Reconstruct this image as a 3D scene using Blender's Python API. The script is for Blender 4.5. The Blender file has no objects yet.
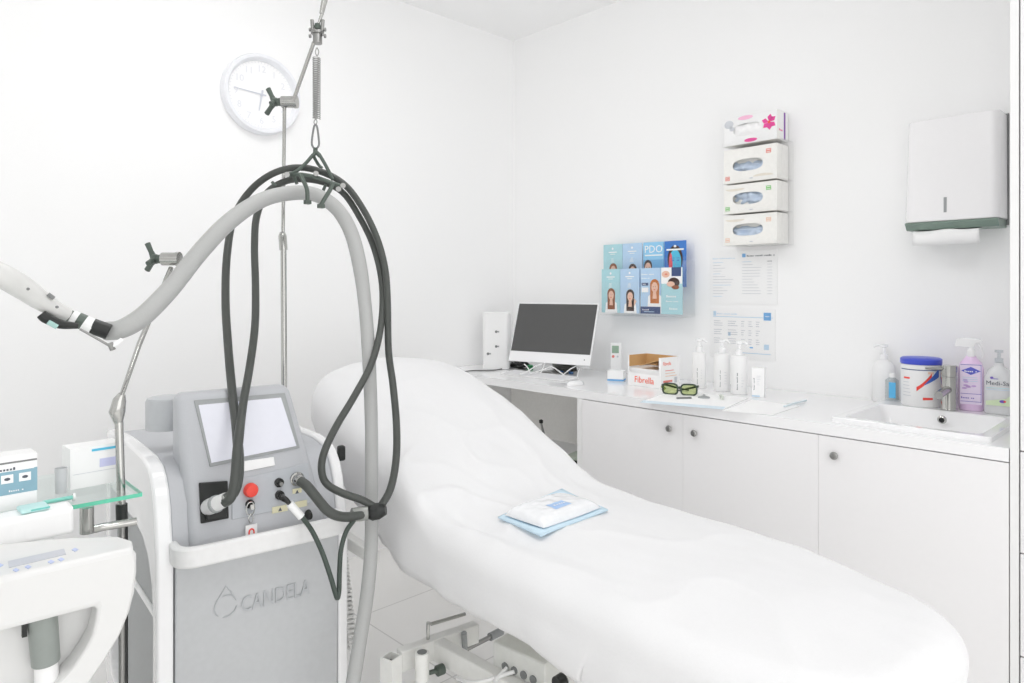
import bpy, math, random
from mathutils import Vector, noise
random.seed(4)
PI = math.pi
COL = bpy.context.scene.collection

# ---------------------------------------------------------------- camera, world, lights, exposure
F, CX, HY, EYE = 685.0, 512.0, 290.0, 1.329
TH = math.radians(44.0)
V = (math.sin(TH), math.cos(TH)); R = (math.cos(TH), -math.sin(TH))
XR, YL, ZC, YB, XB = 2.90, 2.993, 2.844, -1.6, -1.9      # right wall, left wall, ceiling, wall behind, far-left wall
cam = bpy.data.cameras.new('camera'); camo = bpy.data.objects.new('camera', cam); COL.objects.link(camo)
cam.sensor_width = 36; cam.lens = 36 * F / 1024; cam.shift_y = -(341.5 - HY) / 1024
cam.clip_start = .02
camo.location = (0, 0, EYE); camo.rotation_euler = (PI / 2, 0, -TH)
sc = bpy.context.scene; sc.camera = camo
sc.cycles.max_bounces = 16; sc.cycles.diffuse_bounces = 10; sc.cycles.transparent_max_bounces = 32; sc.cycles.glossy_bounces = 6
sc.view_settings.view_transform = 'Standard'; sc.view_settings.look = 'None'
sc.view_settings.gamma = 1; sc.view_settings.use_curve_mapping = False
sc.view_settings.exposure = -0.69
w = bpy.data.worlds.new('daylight'); sc.world = w; w.use_nodes = True
w.node_tree.nodes['Background'].inputs[0].default_value = (1, 1, 1, 1)
w.node_tree.nodes['Background'].inputs[1].default_value = 1.0
def area(name, loc, rot, sx, sy, power, col=(1, 1, 1)):
    l = bpy.data.lights.new(name, 'AREA'); l.shape = 'RECTANGLE'; l.size = sx; l.size_y = sy; l.energy = power; l.color = col
    o = bpy.data.objects.new(name, l); COL.objects.link(o); o.location = loc; o.rotation_euler = rot; return o
for lx_, ly_, lp_ in ((1.1, 1.9, 9), (0.75, 0.2, 8), (-0.75, 0.6, 1)):
    area('added_lamp_light', (lx_, ly_, ZC - .035), (0, 0, 0), .56, .56, lp_)  # unseen ceiling lamps, added to light the room
area('added_window_fill', (.2, YB - .03, 1.31), (PI / 2, 0, 0), 3.0, 2.3, 50, (1, .998, .995))  # added fill lamp behind the camera, posing as daylight from an unseen opening
area('added_side_window_fill', (XB - .03, .6, 1.5), (PI / 2, 0, -PI / 2), 2.8, 1.7, 8, (1, .998, .995))  # added fill lamp in an invented side opening, out of view

# ---------------------------------------------------------------- pixel helpers: a pixel and a real depth give a real point
def pt(px, py, d):
    l = (px - CX) / F * d
    return Vector((d * V[0] + l * R[0], d * V[1] + l * R[1], EYE - (py - HY) / F * d))
def plane(px, py, n, c):
    a = pt(px, py, 1.0); d = c / (n[0] * a[0] + n[1] * a[1]); return pt(px, py, d)
def onz(px, py, z): return pt(px, py, (EYE - z) * F / (py - HY))
class Frame:
    def __init__(s, o, deg):
        s.o = o; r = math.radians(deg); s.r = r
        s.X = (math.cos(r), math.sin(r)); s.Y = (-math.sin(r), math.cos(r))
    def loc(s, p):
        q = (p[0] - s.o[0], p[1] - s.o[1]); return Vector((q[0]*s.X[0]+q[1]*s.X[1], q[0]*s.Y[0]+q[1]*s.Y[1], p[2]))
    def fy(s, px, py, ly): return s.loc(plane(px, py, s.Y, ly + s.o[0]*s.Y[0] + s.o[1]*s.Y[1]))
    def fx(s, px, py, lx): return s.loc(plane(px, py, s.X, lx + s.o[0]*s.X[0] + s.o[1]*s.X[1]))

# ---------------------------------------------------------------- materials
def lin(c):
    return tuple((x/255/12.92 if x/255 <= .04045 else ((x/255+.055)/1.055)**2.4) for x in c)
def mat(name, rgb, rough=.5, metal=0, bump=0, scale=60, var=.02, trans=0, coat=0, emit=0, alpha=1, ior=1.45):
    m = bpy.data.materials.new(name); m.use_nodes = True; nt = m.node_tree; b = nt.nodes['Principled BSDF']
    c = lin(rgb)
    tc = nt.nodes.new('ShaderNodeTexCoord'); n = nt.nodes.new('ShaderNodeTexNoise')
    n.inputs['Scale'].default_value = scale; nt.links.new(tc.outputs['Object'], n.inputs['Vector'])
    rp = nt.nodes.new('ShaderNodeValToRGB'); nt.links.new(n.outputs['Fac'], rp.inputs[0])
    rp.color_ramp.elements[0].color = (*[x*(1-var) for x in c], 1); rp.color_ramp.elements[1].color = (*[min(1, x*(1+var)) for x in c], 1)
    rp.color_ramp.elements[0].position = .3; rp.color_ramp.elements[1].position = .7
    nt.links.new(rp.outputs[0], b.inputs['Base Color'])
    b.inputs['Roughness'].default_value = rough; b.inputs['Metallic'].default_value = metal
    b.inputs['Transmission Weight'].default_value = trans; b.inputs['Coat Weight'].default_value = coat; b.inputs['IOR'].default_value = ior
    b.inputs['Alpha'].default_value = alpha
    if emit: b.inputs['Emission Color'].default_value = (*c, 1); b.inputs['Emission Strength'].default_value = emit
    if bump:
        bp = nt.nodes.new('ShaderNodeBump'); bp.inputs['Strength'].default_value = bump; bp.inputs['Distance'].default_value = .002
        nt.links.new(n.outputs['Fac'], bp.inputs['Height']); nt.links.new(bp.outputs[0], b.inputs['Normal'])
    return m
WALL = mat('painted_wall', (250, 250, 250), .75, bump=.05, scale=120, var=.004)
CEIL = mat('painted_ceiling', (249, 249, 249), .8, bump=.05, scale=90, var=.004)
LAM = mat('white_laminate', (238, 238, 238), .35, var=.004)
LAMG = mat('door_laminate', (240, 239, 240), .4, var=.004)
TOP = mat('worktop_laminate', (243, 243, 244), .16, var=.004, coat=.3)
GREYB = mat('pale_back_panel', (243, 242, 239), .6)
CER = mat('ceramic', (248, 248, 249), .08, coat=.5, var=.002)
CHR = mat('chrome', (186, 186, 183), .16, 1)
STEEL = mat('brushed_steel', (158, 158, 156), .32, 1)
SHEET = mat('disposable_sheet', (231, 231, 232), .85, bump=.12, scale=180, var=.006)
VINYL = mat('white_vinyl', (238, 238, 238), .4)
FRAMEW = mat('painted_steel', (236, 236, 233), .4)
WHITE = mat('white_plastic', (243, 243, 243), .35, var=.004)
WHITEG = mat('gloss_white_plastic', (246, 246, 247), .15, coat=.4, var=.004)
GREY = mat('machine_grey', (190, 192, 196), .4, bump=.06, scale=500)
GREYF = mat('front_panel_grey', (194, 196, 198), .38)
GREYD = mat('darker_grey', (160, 163, 164), .45)
GREYM = mat('mid_grey', (128, 130, 130), .45)
HOSE = mat('grey_hose', (176, 177, 176), .55, bump=.1, scale=300)
CABLE = mat('dark_cable', (74, 77, 74), .42, bump=.05, scale=200)
BLACK = mat('black_plastic', (38, 40, 39), .4)
DGREEN = mat('dark_green_grey_metal', (92, 102, 95), .4, .3)
SCREEN = mat('glossy_screen', (216, 217, 226), .12, coat=1, emit=.25, var=.01)
DSCREEN = mat('switched_off_screen', (84, 84, 84), .3, var=.003)
LCD = mat('lcd_display', (196, 198, 206), .3)
BLUEBTN = mat('pale_blue_button', (190, 200, 232), .4)
RED = mat('red_plastic', (240, 78, 66), .4)
ORANGE = mat('orange_red_print', (246, 100, 66), .6)
PAPER = mat("white_paper", (250, 250, 250), .85, var=.003)
PAPG = mat('light_grey_print', (208, 211, 216), .85)
BLUEP = mat('blue_print', (120, 178, 228), .7)
LBLUEP = mat('pale_blue_print', (196, 219, 238), .7)
NAVY = mat('navy_print', (70, 88, 130), .7)
INK = mat('ink_print', (90, 95, 105), .7)
CARD = mat('brown_cardboard', (206, 164, 112), .85, bump=.1)
YEL = mat('pale_yellow_label', (226, 222, 190), .6)
def glass(name, rgb, rough=0.0, ior=1.45):
    m = bpy.data.materials.new(name); m.use_nodes = True; nt = m.node_tree; nt.nodes.clear()
    o = nt.nodes.new('ShaderNodeOutputMaterial'); mix = nt.nodes.new('ShaderNodeMixShader')
    t = nt.nodes.new('ShaderNodeBsdfTransparent'); g = nt.nodes.new('ShaderNodeBsdfGlossy'); f = nt.nodes.new('ShaderNodeLayerWeight')
    t.inputs[0].default_value = (*lin(rgb), 1); g.inputs['Roughness'].default_value = rough + .03; f.inputs[0].default_value = .07
    nt.links.new(f.outputs[1], mix.inputs[0]); nt.links.new(t.outputs[0], mix.inputs[1]); nt.links.new(g.outputs[0], mix.inputs[2]); nt.links.new(mix.outputs[0], o.inputs[0])
    return m
GLASS = glass('clear_glass', (250, 254, 253)); ACRYL = glass('clear_acrylic', (255, 255, 255)); GEDGE = mat('green_glass_edge', (104, 204, 172), .2)
LENS = glass('green_lens', (205, 216, 160))
CLEARP = glass('clear_bottle_plastic', (238, 241, 242), .1)

# ---------------------------------------------------------------- mesh builder
class MB:
    def __init__(s): s.v = []; s.f = []; s.m = []; s.mats = []
    def mi(s, m):
        if m not in s.mats: s.mats.append(m)
        return s.mats.index(m)
    def add(s, vs, fs, m):
        b = len(s.v); s.v += [tuple(p) for p in vs]; k = s.mi(m)
        for f in fs: s.f.append(tuple(b + i for i in f)); s.m.append(k)
        return s
    def box(s, x0, x1, y0, y1, z0, z1, m):
        vs = [(x, y, z) for z in (z0, z1) for y in (y0, y1) for x in (x0, x1)]
        return s.add(vs, [(0,2,3,1),(4,5,7,6),(0,1,5,4),(2,6,7,3),(0,4,6,2),(1,3,7,5)], m)
    def hexa(s, b, t, m):           # two quads, bottom and top
        return s.add(list(b)+list(t), [(3,2,1,0),(4,5,6,7),(0,1,5,4),(1,2,6,5),(2,3,7,6),(3,0,4,7)], m)
    def prism(s, pts, d0, d1, m, ax='y'):   # pts 2d; ax 'y': (x,z) pushed along y; 'x': (y,z) along x; 'z': (x,y) along z
        f = {'y': lambda p, d: (p[0], d, p[1]), 'x': lambda p, d: (d, p[0], p[1]), 'z': lambda p, d: (p[0], p[1], d)}[ax]
        n = len(pts); vs = [f(p, d0) for p in pts] + [f(p, d1) for p in pts]
        fs = [tuple(range(n)), tuple(range(2*n-1, n-1, -1))] + [(i, i+n, (i+1) % n + n, (i+1) % n) for i in range(n)]
        return s.add(vs, fs, m)
    def ring(s, outer, inner, d0, d1, m):   # frame between two (x,z) loops of equal length, along y
        n = len(outer)
        vs = [(p[0], d, p[1]) for d in (d0, d1) for L in (outer, inner) for p in L]
        fs = []
        for i in range(n):
            j = (i+1) % n
            fs += [(i, j, n+j, n+i), (2*n+i, 3*n+i, 3*n+j, 2*n+j), (i, 2*n+i, 2*n+j, j), (n+i, n+j, 3*n+j, 3*n+i)]
        return s.add(vs, fs, m)
    def tube(s, pts, r, m, seg=12, sub=6, smooth=True, flat=1.0):
        pts = [Vector(p) for p in pts]
        rs = r if isinstance(r, (list, tuple)) else [r]*len(pts)
        if smooth and len(pts) > 2:
            P = [pts[0]*2-pts[1]] + pts + [pts[-1]*2-pts[-2]]; q = []; rr = []
            for i in range(1, len(P)-2):
                for k in range(sub):
                    t = k/sub; a, b, c, d = P[i-1], P[i], P[i+1], P[i+2]
                    q.append(.5*((2*b)+(c-a)*t+(2*a-5*b+4*c-d)*t*t+(3*b-a-3*c+d)*t**3)); rr.append(rs[i-1]*(1-t)+rs[i]*t)
            q.append(pts[-1]); rr.append(rs[-1]); pts, rs = q, rr
        T = (pts[1]-pts[0]).normalized(); N = T.orthogonal().normalized(); vs = []
        for i, p in enumerate(pts):
            a = pts[max(0, i-1)]; b = pts[min(len(pts)-1, i+1)]; t = (b-a)
            if t.length < 1e-9: t = T
            t.normalize(); N = (N - t*N.dot(t)).normalized(); B = t.cross(N)
            for k in range(seg):
                an = 2*PI*k/seg; vs.append(p + (N*math.cos(an)*flat + B*math.sin(an))*rs[i])
        n = len(pts); fs = [tuple(range(seg-1, -1, -1)), tuple(range((n-1)*seg, n*seg))]
        for i in range(n-1):
            for k in range(seg):
                k2 = (k+1) % seg; fs.append((i*seg+k, i*seg+k2, (i+1)*seg+k2, (i+1)*seg+k))
        return s.add(vs, fs, m)
    def cyl(s, a, b, r, m, r2=None, seg=24): return s.tube([a, b], [r, r if r2 is None else r2], m, seg, smooth=False)
    def lathe(s, prof, m, c=(0,0,0), ax='z', seg=32, sx=1, sy=1):
        vs = []; n = len(prof)
        for r, h in prof:
            for k in range(seg):
                a = 2*PI*k/seg; x, y = r*math.cos(a)*sx, r*math.sin(a)*sy
                p = {'z': (x, y, h), 'y': (x, h, y), 'x': (h, x, y)}[ax]; vs.append((p[0]+c[0], p[1]+c[1], p[2]+c[2]))
        fs = [tuple(range(seg-1, -1, -1)), tuple(range((n-1)*seg, n*seg))]
        for i in range(n-1):
            for k in range(seg):
                k2 = (k+1) % seg; fs.append((i*seg+k, i*seg+k2, (i+1)*seg+k2, (i+1)*seg+k))
        return s.add(vs, fs, m)
    def text(s, txt, size, o, m, ux=(1,0,0), uy=(0,0,1), lift=.0005, align='LEFT', sx=1.0, depth=.0):
        c = bpy.data.curves.new('t', 'FONT'); c.body = txt; c.size = size; c.align_x = align; c.resolution_u = 2; c.extrude = depth
        ob = bpy.data.objects.new('t', c); COL.objects.link(ob); bpy.context.view_layer.update()
        me = bpy.data.meshes.new_from_object(ob.evaluated_get(bpy.context.evaluated_depsgraph_get()))
        ux = Vector(ux); uy = Vector(uy); n = ux.cross(uy).normalized(); o = Vector(o)
        s.add([o + ux*v.co.x*sx + uy*v.co.y + n*(lift+v.co.z) for v in me.vertices], [tuple(p.vertices) for p in me.polygons], m)
        bpy.data.objects.remove(ob); bpy.data.curves.remove(c); bpy.data.meshes.remove(me); return s
    def marks(s, n, size, o, m, ux=(1,0,0), uy=(0,0,1), lift=.0005, align='LEFT', sx=1.0, depth=.0):
        # a run of small strokes where the photo's print is too small to read
        ux = Vector(ux); uy = Vector(uy); nn = ux.cross(uy).normalized(); o = Vector(o) + nn*lift; p = size*.43*sx
        if align == 'CENTER': o = o - ux*p*n/2
        for k in range(n):
            h_ = size*(.30 if (k*7) % 5 else .44); a = o + ux*p*k
            if k % 6 == 5 and n > 6: continue
            s.add([a, a+ux*p*.62, a+ux*p*.62+uy*h_, a+uy*h_], [(0,1,2,3)], m)
        return s
    def quad(s, x0, x1, z0, z1, y, m, slope=0): return s.add([(x0,y,z0),(x1,y,z0+slope),(x1,y,z1+slope),(x0,y,z1)], [(0,1,2,3)], m)
    def ell(s, cx, cz, rx, rz, y, m, n=20, a0=0, a1=2*PI):
        return s.add([(cx+rx*math.cos(a0+(a1-a0)*k/n), y, cz+rz*math.sin(a0+(a1-a0)*k/n)) for k in range(n if a1-a0 > 6.2 else n+1)], [tuple(range(n if a1-a0 > 6.2 else n+1))], m)
    def build(s, name, parent=None, bevel=0, sharp=38, seg=2, flat=False):
        import bmesh
        me = bpy.data.meshes.new(name); me.from_pydata(s.v, [], s.f)
        for m in s.mats: me.materials.append(m)
        me.polygons.foreach_set('material_index', s.m)
        bm = bmesh.new(); bm.from_mesh(me); 
        if not flat: bmesh.ops.recalc_face_normals(bm, faces=bm.faces)
        bm.to_mesh(me); bm.free()
        if not flat:
            me.polygons.foreach_set('use_smooth', [True]*len(me.polygons)); me.set_sharp_from_angle(angle=math.radians(sharp))
        me.update(); o = bpy.data.objects.new(name, me); COL.objects.link(o)
        if parent is not None: o.parent = parent
        if bevel:
            b = o.modifiers.new('soft_edges', 'BEVEL'); b.width = bevel; b.segments = seg; b.limit_method = 'ANGLE'; b.angle_limit = math.radians(35)
        return o
def thing(name, label, cat, loc=(0,0,0), rot=0, group=None):
    o = bpy.data.objects.new(name, None); COL.objects.link(o); o.empty_display_size = .05
    o.location = loc; o.rotation_euler = (0, 0, rot); return tag(o, label, cat, group)
def tag(o, label, cat, group=None):
    o['label'] = label; o['category'] = cat
    if group: o['group'] = group
    return o
def struct(o): o['kind'] = 'structure'; return o
def centred(o):       # put a world-built mesh's origin at its own base
    me = o.data; xs = [v.co for v in me.vertices]
    c = Vector(((min(p.x for p in xs)+max(p.x for p in xs))/2, (min(p.y for p in xs)+max(p.y for p in xs))/2, min(p.z for p in xs)))
    for v in me.vertices: v.co -= c
    o.location = c; return o
def rrect(x0, x1, z0, z1, r, n=5):
    out = []
    for cx, cz, a in ((x1-r, z1-r, 0), (x0+r, z1-r, PI/2), (x0+r, z0+r, PI), (x1-r, z0+r, 3*PI/2)):
        for k in range(n+1): t = a + PI/2*k/n; out.append((cx+r*math.cos(t), cz+r*math.sin(t)))
    return out

# ================================================================ SETTING
# floor with large pale tiles (procedural grout)
def tile_mat():
    m = mat('pale_floor_tiles', (250, 249, 247), .22, var=.01, scale=4); nt = m.node_tree; b = nt.nodes['Principled BSDF']
    tc = nt.nodes.new('ShaderNodeTexCoord'); mp = nt.nodes.new('ShaderNodeMapping'); br = nt.nodes.new('ShaderNodeTexBrick')
    mp.inputs['Location'].default_value = (TILE[0], TILE[1], 0)
    br.offset = 0; br.inputs['Scale'].default_value = 1; br.inputs['Mortar Size'].default_value = .003; br.inputs['Mortar Smooth'].default_value = .1
    br.inputs['Brick Width'].default_value = .6; br.inputs['Row Height'].default_value = .6
    br.inputs['Color1'].default_value = (*lin((250, 249, 247)), 1); br.inputs['Color2'].default_value = (*lin((248, 247, 245)), 1); br.inputs['Mortar'].default_value = (*lin((222, 221, 219)), 1)
    nt.links.new(tc.outputs['Object'], mp.inputs[0]); nt.links.new(mp.outputs[0], br.inputs[0]); nt.links.new(br.outputs[0], b.inputs['Base Color'])
    return m
g1 = onz(400, 601.5, 0); g2 = onz(390, 637, 0)     # one grout line along x passes g1, one along y passes g2
TILE = (-(g2.x % .6), -(g1.y % .6))
struct(MB().box(XB-.1, XR+.1, YB-.1, YL+.1, -.1, 0, tile_mat()).build('floor'))
struct(MB().box(XB-.1, XR+.1, YB-.1, YL+.1, ZC, ZC+.1, CEIL).build('ceiling'))
struct(MB().box(XB-.1, XR+.1, YL, YL+.1, 0, ZC, WALL).build('wall_left'))
struct(MB().box(XR, XR+.1, YB-.1, YL, 0, ZC, WALL).build('wall_right'))
b = MB(); b.box(XB-.1, XB, YB-.1, -.8, 0, ZC, WALL).box(XB-.1, XB, 2.0, YL, 0, ZC, WALL).box(XB-.1, XB, -.8, 2.0, 0, .65, WALL).box(XB-.1, XB, -.8, 2.0, 2.35, ZC, WALL); struct(b.build('wall_side'))
b = MB()
for y0, y1, z0, z1 in ((-.8, 2.0, .65, .7), (-.8, 2.0, 2.3, 2.35), (-.8, -.75, .7, 2.3), (1.95, 2.0, .7, 2.3), (.575, .625, .7, 2.3)): b.box(XB-.07, XB-.02, y0, y1, z0, z1, WHITE)
struct(b.build('added_window_side'))  # frame of the made-up side opening, unseen, there for the fill light
b = MB(); b.box(XB, -1.3, YB-.1, YB, 0, ZC, WALL); b.box(1.7, XR, YB-.1, YB, 0, ZC, WALL); b.box(-1.3, 1.7, YB-.1, YB, 0, .12, WALL); b.box(-1.3, 1.7, YB-.1, YB, 2.45, ZC, WALL)
struct(b.build('wall_back'))
b = MB()
for x0, x1, z0, z1 in ((-1.3, 1.7, .12, .17), (-1.3, 1.7, 2.4, 2.45), (-1.3, -1.25, .17, 2.4), (1.65, 1.7, .17, 2.4), (.175, .225, .17, 2.4)): b.box(x0, x1, YB-.07, YB-.02, z0, z1, WHITE)
struct(b.build('added_window_back'))  # frame of the made-up back opening, unseen, sized for the fill light
LAMPE = mat('added_glow_diffuser', (255, 255, 255), .5, emit=2.0)  # glowing face of the added ceiling fixtures
for (x, y) in ((1.1, 1.9), (0.75, .2), (-.75, .6)):  # fixtures invented to house the unseen ceiling lamps
    b = MB(); b.ring([(-.3,-.3),(.3,-.3),(.3,.3),(-.3,.3)], [(-.29,-.29),(.29,-.29),(.29,.29),(-.29,.29)], -.012, 0, WHITE)
    o = b.build('added_ceiling_light'); o.rotation_euler = (PI/2, 0, 0); o.location = (x, y, ZC-.012); tag(o, 'unseen square recessed ceiling light frame added to light the room', 'ceiling light', 'added ceiling lights outside the picture')
    MB().box(-.288, .288, -.010, -.002, -.288, .288, LAMPE).build('added_diffuser', o)

# ================================================================ BUILT-IN FURNITURE (right wall)
XF, ZB, ZT, YP = 2.27, .860, .897, .400
th_ = thing('base_cabinet', 'x', 'cabinet')
bpy.data.objects.remove(th_)
dy = [1.916, 1.418, .9134, .402]      # door edges along y, from the knee space to the tall unit
clab = ['white base cabinet beside the open knee space, knob at right of its door', 'white base cabinet in the middle of the row, knob at left of its door', 'white base cabinet under the sink, nearest the tall unit']
knobpos = [(668.3, 428.8), (693.5, 433.4), (833.5, 456)]
for i in range(3):
    y1, y0 = dy[i], dy[i+1]
    c = thing('base_cabinet', clab[i], 'cabinet', (XF, y1, 0), -PI/2, 'base cabinets under the worktop')
    W = y1 - y0
    b = MB(); t = .018; D = XR - XF - .004
    lt = .035 if i == 0 else t
    x_in = -.027 if i == 0 else .001
    b.box(x_in, x_in+(.027 if i == 0 else t), (0.0 if i == 0 else .02), D, 0, ZB-.001, LAM); b.box(W-t-.001, W-.001, .02, D, 0, ZB-.001, LAM)
    b.box(t, W-t, .02, D, .08, .1, LAM); b.box(t, W-t, D-.01, D, .1, ZB-.001, LAM); b.box(t, W-t, .05, .066, 0, .08, LAM)
    b.build('carcass', c)
    d = MB().box(.0006, W-.0004, 0, .0195, .08, ZB-.0035, LAMG).build('door', c, .0005)
    k = plane(*knobpos[i], (1, 0), XF - .014); kx, kz = y1 - k.y, k.z
    b = MB(); b.lathe([(.0001, -.020), (.009, -.019), (.0125, -.015), (.0125, -.010), (.007, -.006), (.006, .001), (.0001, .001)], STEEL, (kx, 0, kz), 'y', 20)
    b.build('knob', d)
# knee space: side end panel of cabinet is part of the first cabinet; rail + modesty back panel
o = MB().box(XR-.02, XR-.001, dy[0]+.03, YL-.002, 0.0, ZB-.001, GREYB).build('back_panel'); struct(o); o.name = 'trim_1'
# worktop with a real hole for the sink
sy0, sy1, sx0, sx1 = .452, .892, 2.315, 2.86
b = MB()
wy0, wy1 = YP + .002, YL - .001
b.box(XF, sx0+.01, wy0, wy1, ZB, ZT, TOP); b.box(sx1-.01, XR-.001, wy0, wy1, ZB, ZT, TOP)
b.box(sx0+.01, sx1-.01, wy0, sy0+.01, ZB, ZT, TOP); b.box(sx0+.01, sx1-.01, sy1-.01, wy1, ZB, ZT, TOP)
import bmesh
o = b.build('worktop'); tag(o, 'long white laminate worktop running along the right wall over the cabinets', 'worktop')
# sink
s = thing('sink', 'white ceramic inset sink with raised rim next to the tall unit', 'sink', (sx0, sy1, ZT), -PI/2)
W, D = sy1-sy0, sx1-sx0
ro = rrect(0, W, 0, D, .012); ri = rrect(.03, W-.03, .03, D-.15, .03)
b = MB(); n = len(ro); rim = .016
rings = [[(x, y, 0.0) for x, y in ro], [(x, y, rim) for x, y in ro], [(x, y, rim) for x, y in ri], [(W/2+(x-W/2)*.9, .2+(y-.2)*.84, -.03) for x, y in ri], [(W/2+(x-W/2)*.8, .2+(y-.2)*.74, -.10) for x, y in ri]]
vs = [p for r_ in rings for p in r_]; fs = []
for k in range(len(rings)-1):
    for i in range(n): j = (i+1) % n; fs.append((k*n+i, k*n+j, (k+1)*n+j, (k+1)*n+i))
fs.append(tuple(range(4*n, 5*n))); b.add(vs, fs, CER); b.build('basin', s, .003)
b = MB(); b.lathe([(.0001,-.006),(.011,-.006),(.014,-.003),(.014,0.002),(.0001,.002)], CHR, (0,0,0), 'y', 20); b.lathe([(.0001,-.0065),(.0085,-.0065),(.0001,-.0062)], BLACK, (0,0,0),'y',16)
of = b.build('overflow_ring', s); pof = plane(942, 421, (1, 0), sx1-.195); of.location = (sy1-pof.y, sx1-.195-sx0, -.008); of.rotation_euler = (.25, 0, 0)
MB().lathe([(.0001,-.098),(.028,-.098),(.03,-.095),(.0001,-.094)], CHR, (W/2,.2,0)).build('drain', s)
# tall unit at the right edge
t = thing('tall_cabinet', 'tall white floor-to-ceiling cabinet at the right edge with stacked drawer fronts', 'cabinet', (XF, YP, 0), -PI/2)
D = XR-XF-.002
MB().box(0, .020, -.0, D, 0, ZC-.002, LAM).build('side_panel', t, .001)
MB().box(.024, .78, .02, D, 0, ZC-.002, LAM).build('carcass', t)
zs = [.08, .338, .341+.002, .617, .621, .892, .896, ZC-.02]
for k, nm in enumerate(('drawer', 'drawer', 'drawer', 'door')):
    d = MB().box(.0235, .78, -.001, .018, zs[2*k], zs[2*k+1], LAMG).build(nm, t, .001)
    MB().cyl((.40, -.03, (zs[2*k+1]-.05)), (.56, -.03, (zs[2*k+1]-.05)), .006, STEEL).box(.41,.42,-.03,0,zs[2*k+1]-.055,zs[2*k+1]-.045,STEEL).box(.54,.55,-.03,0,zs[2*k+1]-.055,zs[2*k+1]-.045,STEEL).build('handle', d)

# ================================================================ WALL-MOUNTED THINGS
# clock (left wall)
c = plane(262, 94.5, (0, 1), YL-.02)
ck = thing('wall_clock', 'round white wall clock with faint numerals hanging on the left wall', 'clock', (c.x, YL-.001, c.z))
rr_ = .178
MB().lathe([(rr_-.03,0),(rr_,0),(rr_,-.03),(rr_-.006,-.042),(rr_-.018,-.042),(rr_-.026,-.03),(rr_-.03,-.012)], mat('clock_rim', (240,241,245), .3), (0,0,0), 'y', 64).build('rim', ck)
b = MB(); b.lathe([(.0001,-.002),(rr_-.024,-.002),(rr_-.024,-.014),(.0001,-.014)], PAPER, (0,0,0), 'y', 64)
NUM = mat('faint_numeral', (234,235,239), .6)
for k in range(1, 13):
    a = PI/2 - k*PI/6; b.text(str(k), .042, (.115*math.cos(a), -.0145, .115*math.sin(a)-.015), NUM, align='CENTER')
for k in range(60):
    a = k*PI/30; r0, r1 = .138, .146; ca, sa = math.cos(a), math.sin(a); w_ = .0012
    b.add([(r0*ca-w_*sa,-.0146,r0*sa+w_*ca),(r0*ca+w_*sa,-.0146,r0*sa-w_*ca),(r1*ca+w_*sa,-.0146,r1*sa-w_*ca),(r1*ca-w_*sa,-.0146,r1*sa+w_*ca)],[(0,1,2,3)],NUM)
b.build('dial', ck)
HND = mat('clock_hand', (216,218,226), .4, .3)
for ang, L, wd, nm in ((176, .125, .003, 'minute_hand'), (-100, .075, .0045, 'hour_hand')):
    a = math.radians(ang); ca, sa = math.cos(a), math.sin(a); b = MB()
    b.hexa([(-.02*ca-wd*sa,-.018,-.02*sa+wd*ca),(-.02*ca+wd*sa,-.018,-.02*sa-wd*ca),(L*ca+wd*.5*sa,-.018,L*sa-wd*.5*ca),(L*ca-wd*.5*sa,-.018,L*sa+wd*.5*ca)],
           [(-.02*ca-wd*sa,-.0195,-.02*sa+wd*ca),(-.02*ca+wd*sa,-.0195,-.02*sa-wd*ca),(L*ca+wd*.5*sa,-.0195,L*sa-wd*.5*ca),(L*ca-wd*.5*sa,-.0195,L*sa+wd*.5*ca)], HND); b.build(nm, ck)
MB().lathe([(.0001,-.014),(.006,-.014),(.006,-.022),(.0001,-.022)], HND, (0,0,0),'y',16).build('hub', ck)

# brochure rack with eight leaflets (right wall). local x runs to the picture's right
def rw(px, py, w_): p = plane(px, py, (1, 0), XR-w_); return (-p.y, p.z)      # (u, z) on a plane w_ off the right wall
u0, zt0 = rw(603, 242, .055); u1, _ = rw(687, 240, .055); ub0, zb0 = rw(602, 313, .10); ub1, _ = rw(684, 312, .10); _, zbt = rw(640, 268, .10)
rk = thing('brochure_rack', 'clear acrylic two-tier leaflet rack on the right wall above the monitor', 'rack', (XR-.001, 0, 0), -PI/2)
def ac(b, x0, x1, y0, y1, z0, z1): return b.box(x0, x1, y0, y1, z0, z1, ACRYL)
ubx0, ubx1 = ub0 - .004, ub1 + .002
ac(MB(), ubx0, ubx1, -.012, -.009, zb0-.02, zt0-.03).build('back_plate', rk)
ac(MB(), ubx0, ubx1, -.118, -.115, zb0-.008, zbt-.07).build('front_pocket', rk)
ac(MB(), ubx0, ubx1, -.115, -.009, zb0-.011, zb0-.008).build('base_plate', rk)
ac(MB(), ubx0, ubx1, -.062, -.059, zbt-.08, zbt+.05).build('upper_pocket', rk)
ac(MB(), ubx1, ubx1+.003, -.115, -.009, zb0-.011, zbt+.03).build('side_plate', rk)
SKIN = mat('skin_print', (236, 194, 172), .7); SKIN2 = mat('lip_print', (222, 130, 110), .7); AUB = mat('auburn_print', (150, 92, 62), .7); DHAIR = mat('dark_hair_print', (74, 56, 52), .7)
TEAL = mat('teal_print', (176, 218, 226), .7); PBLU = mat('powder_blue_print', (186, 214, 240), .7); MBLU = mat('mid_blue_print', (120, 182, 226), .7); SKY = mat('cyan_print', (92, 196, 230), .7); CORAL = mat('coral_print', (236, 100, 110), .7); DBLU = mat('deep_blue_print', (72, 128, 204), .7)
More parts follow.
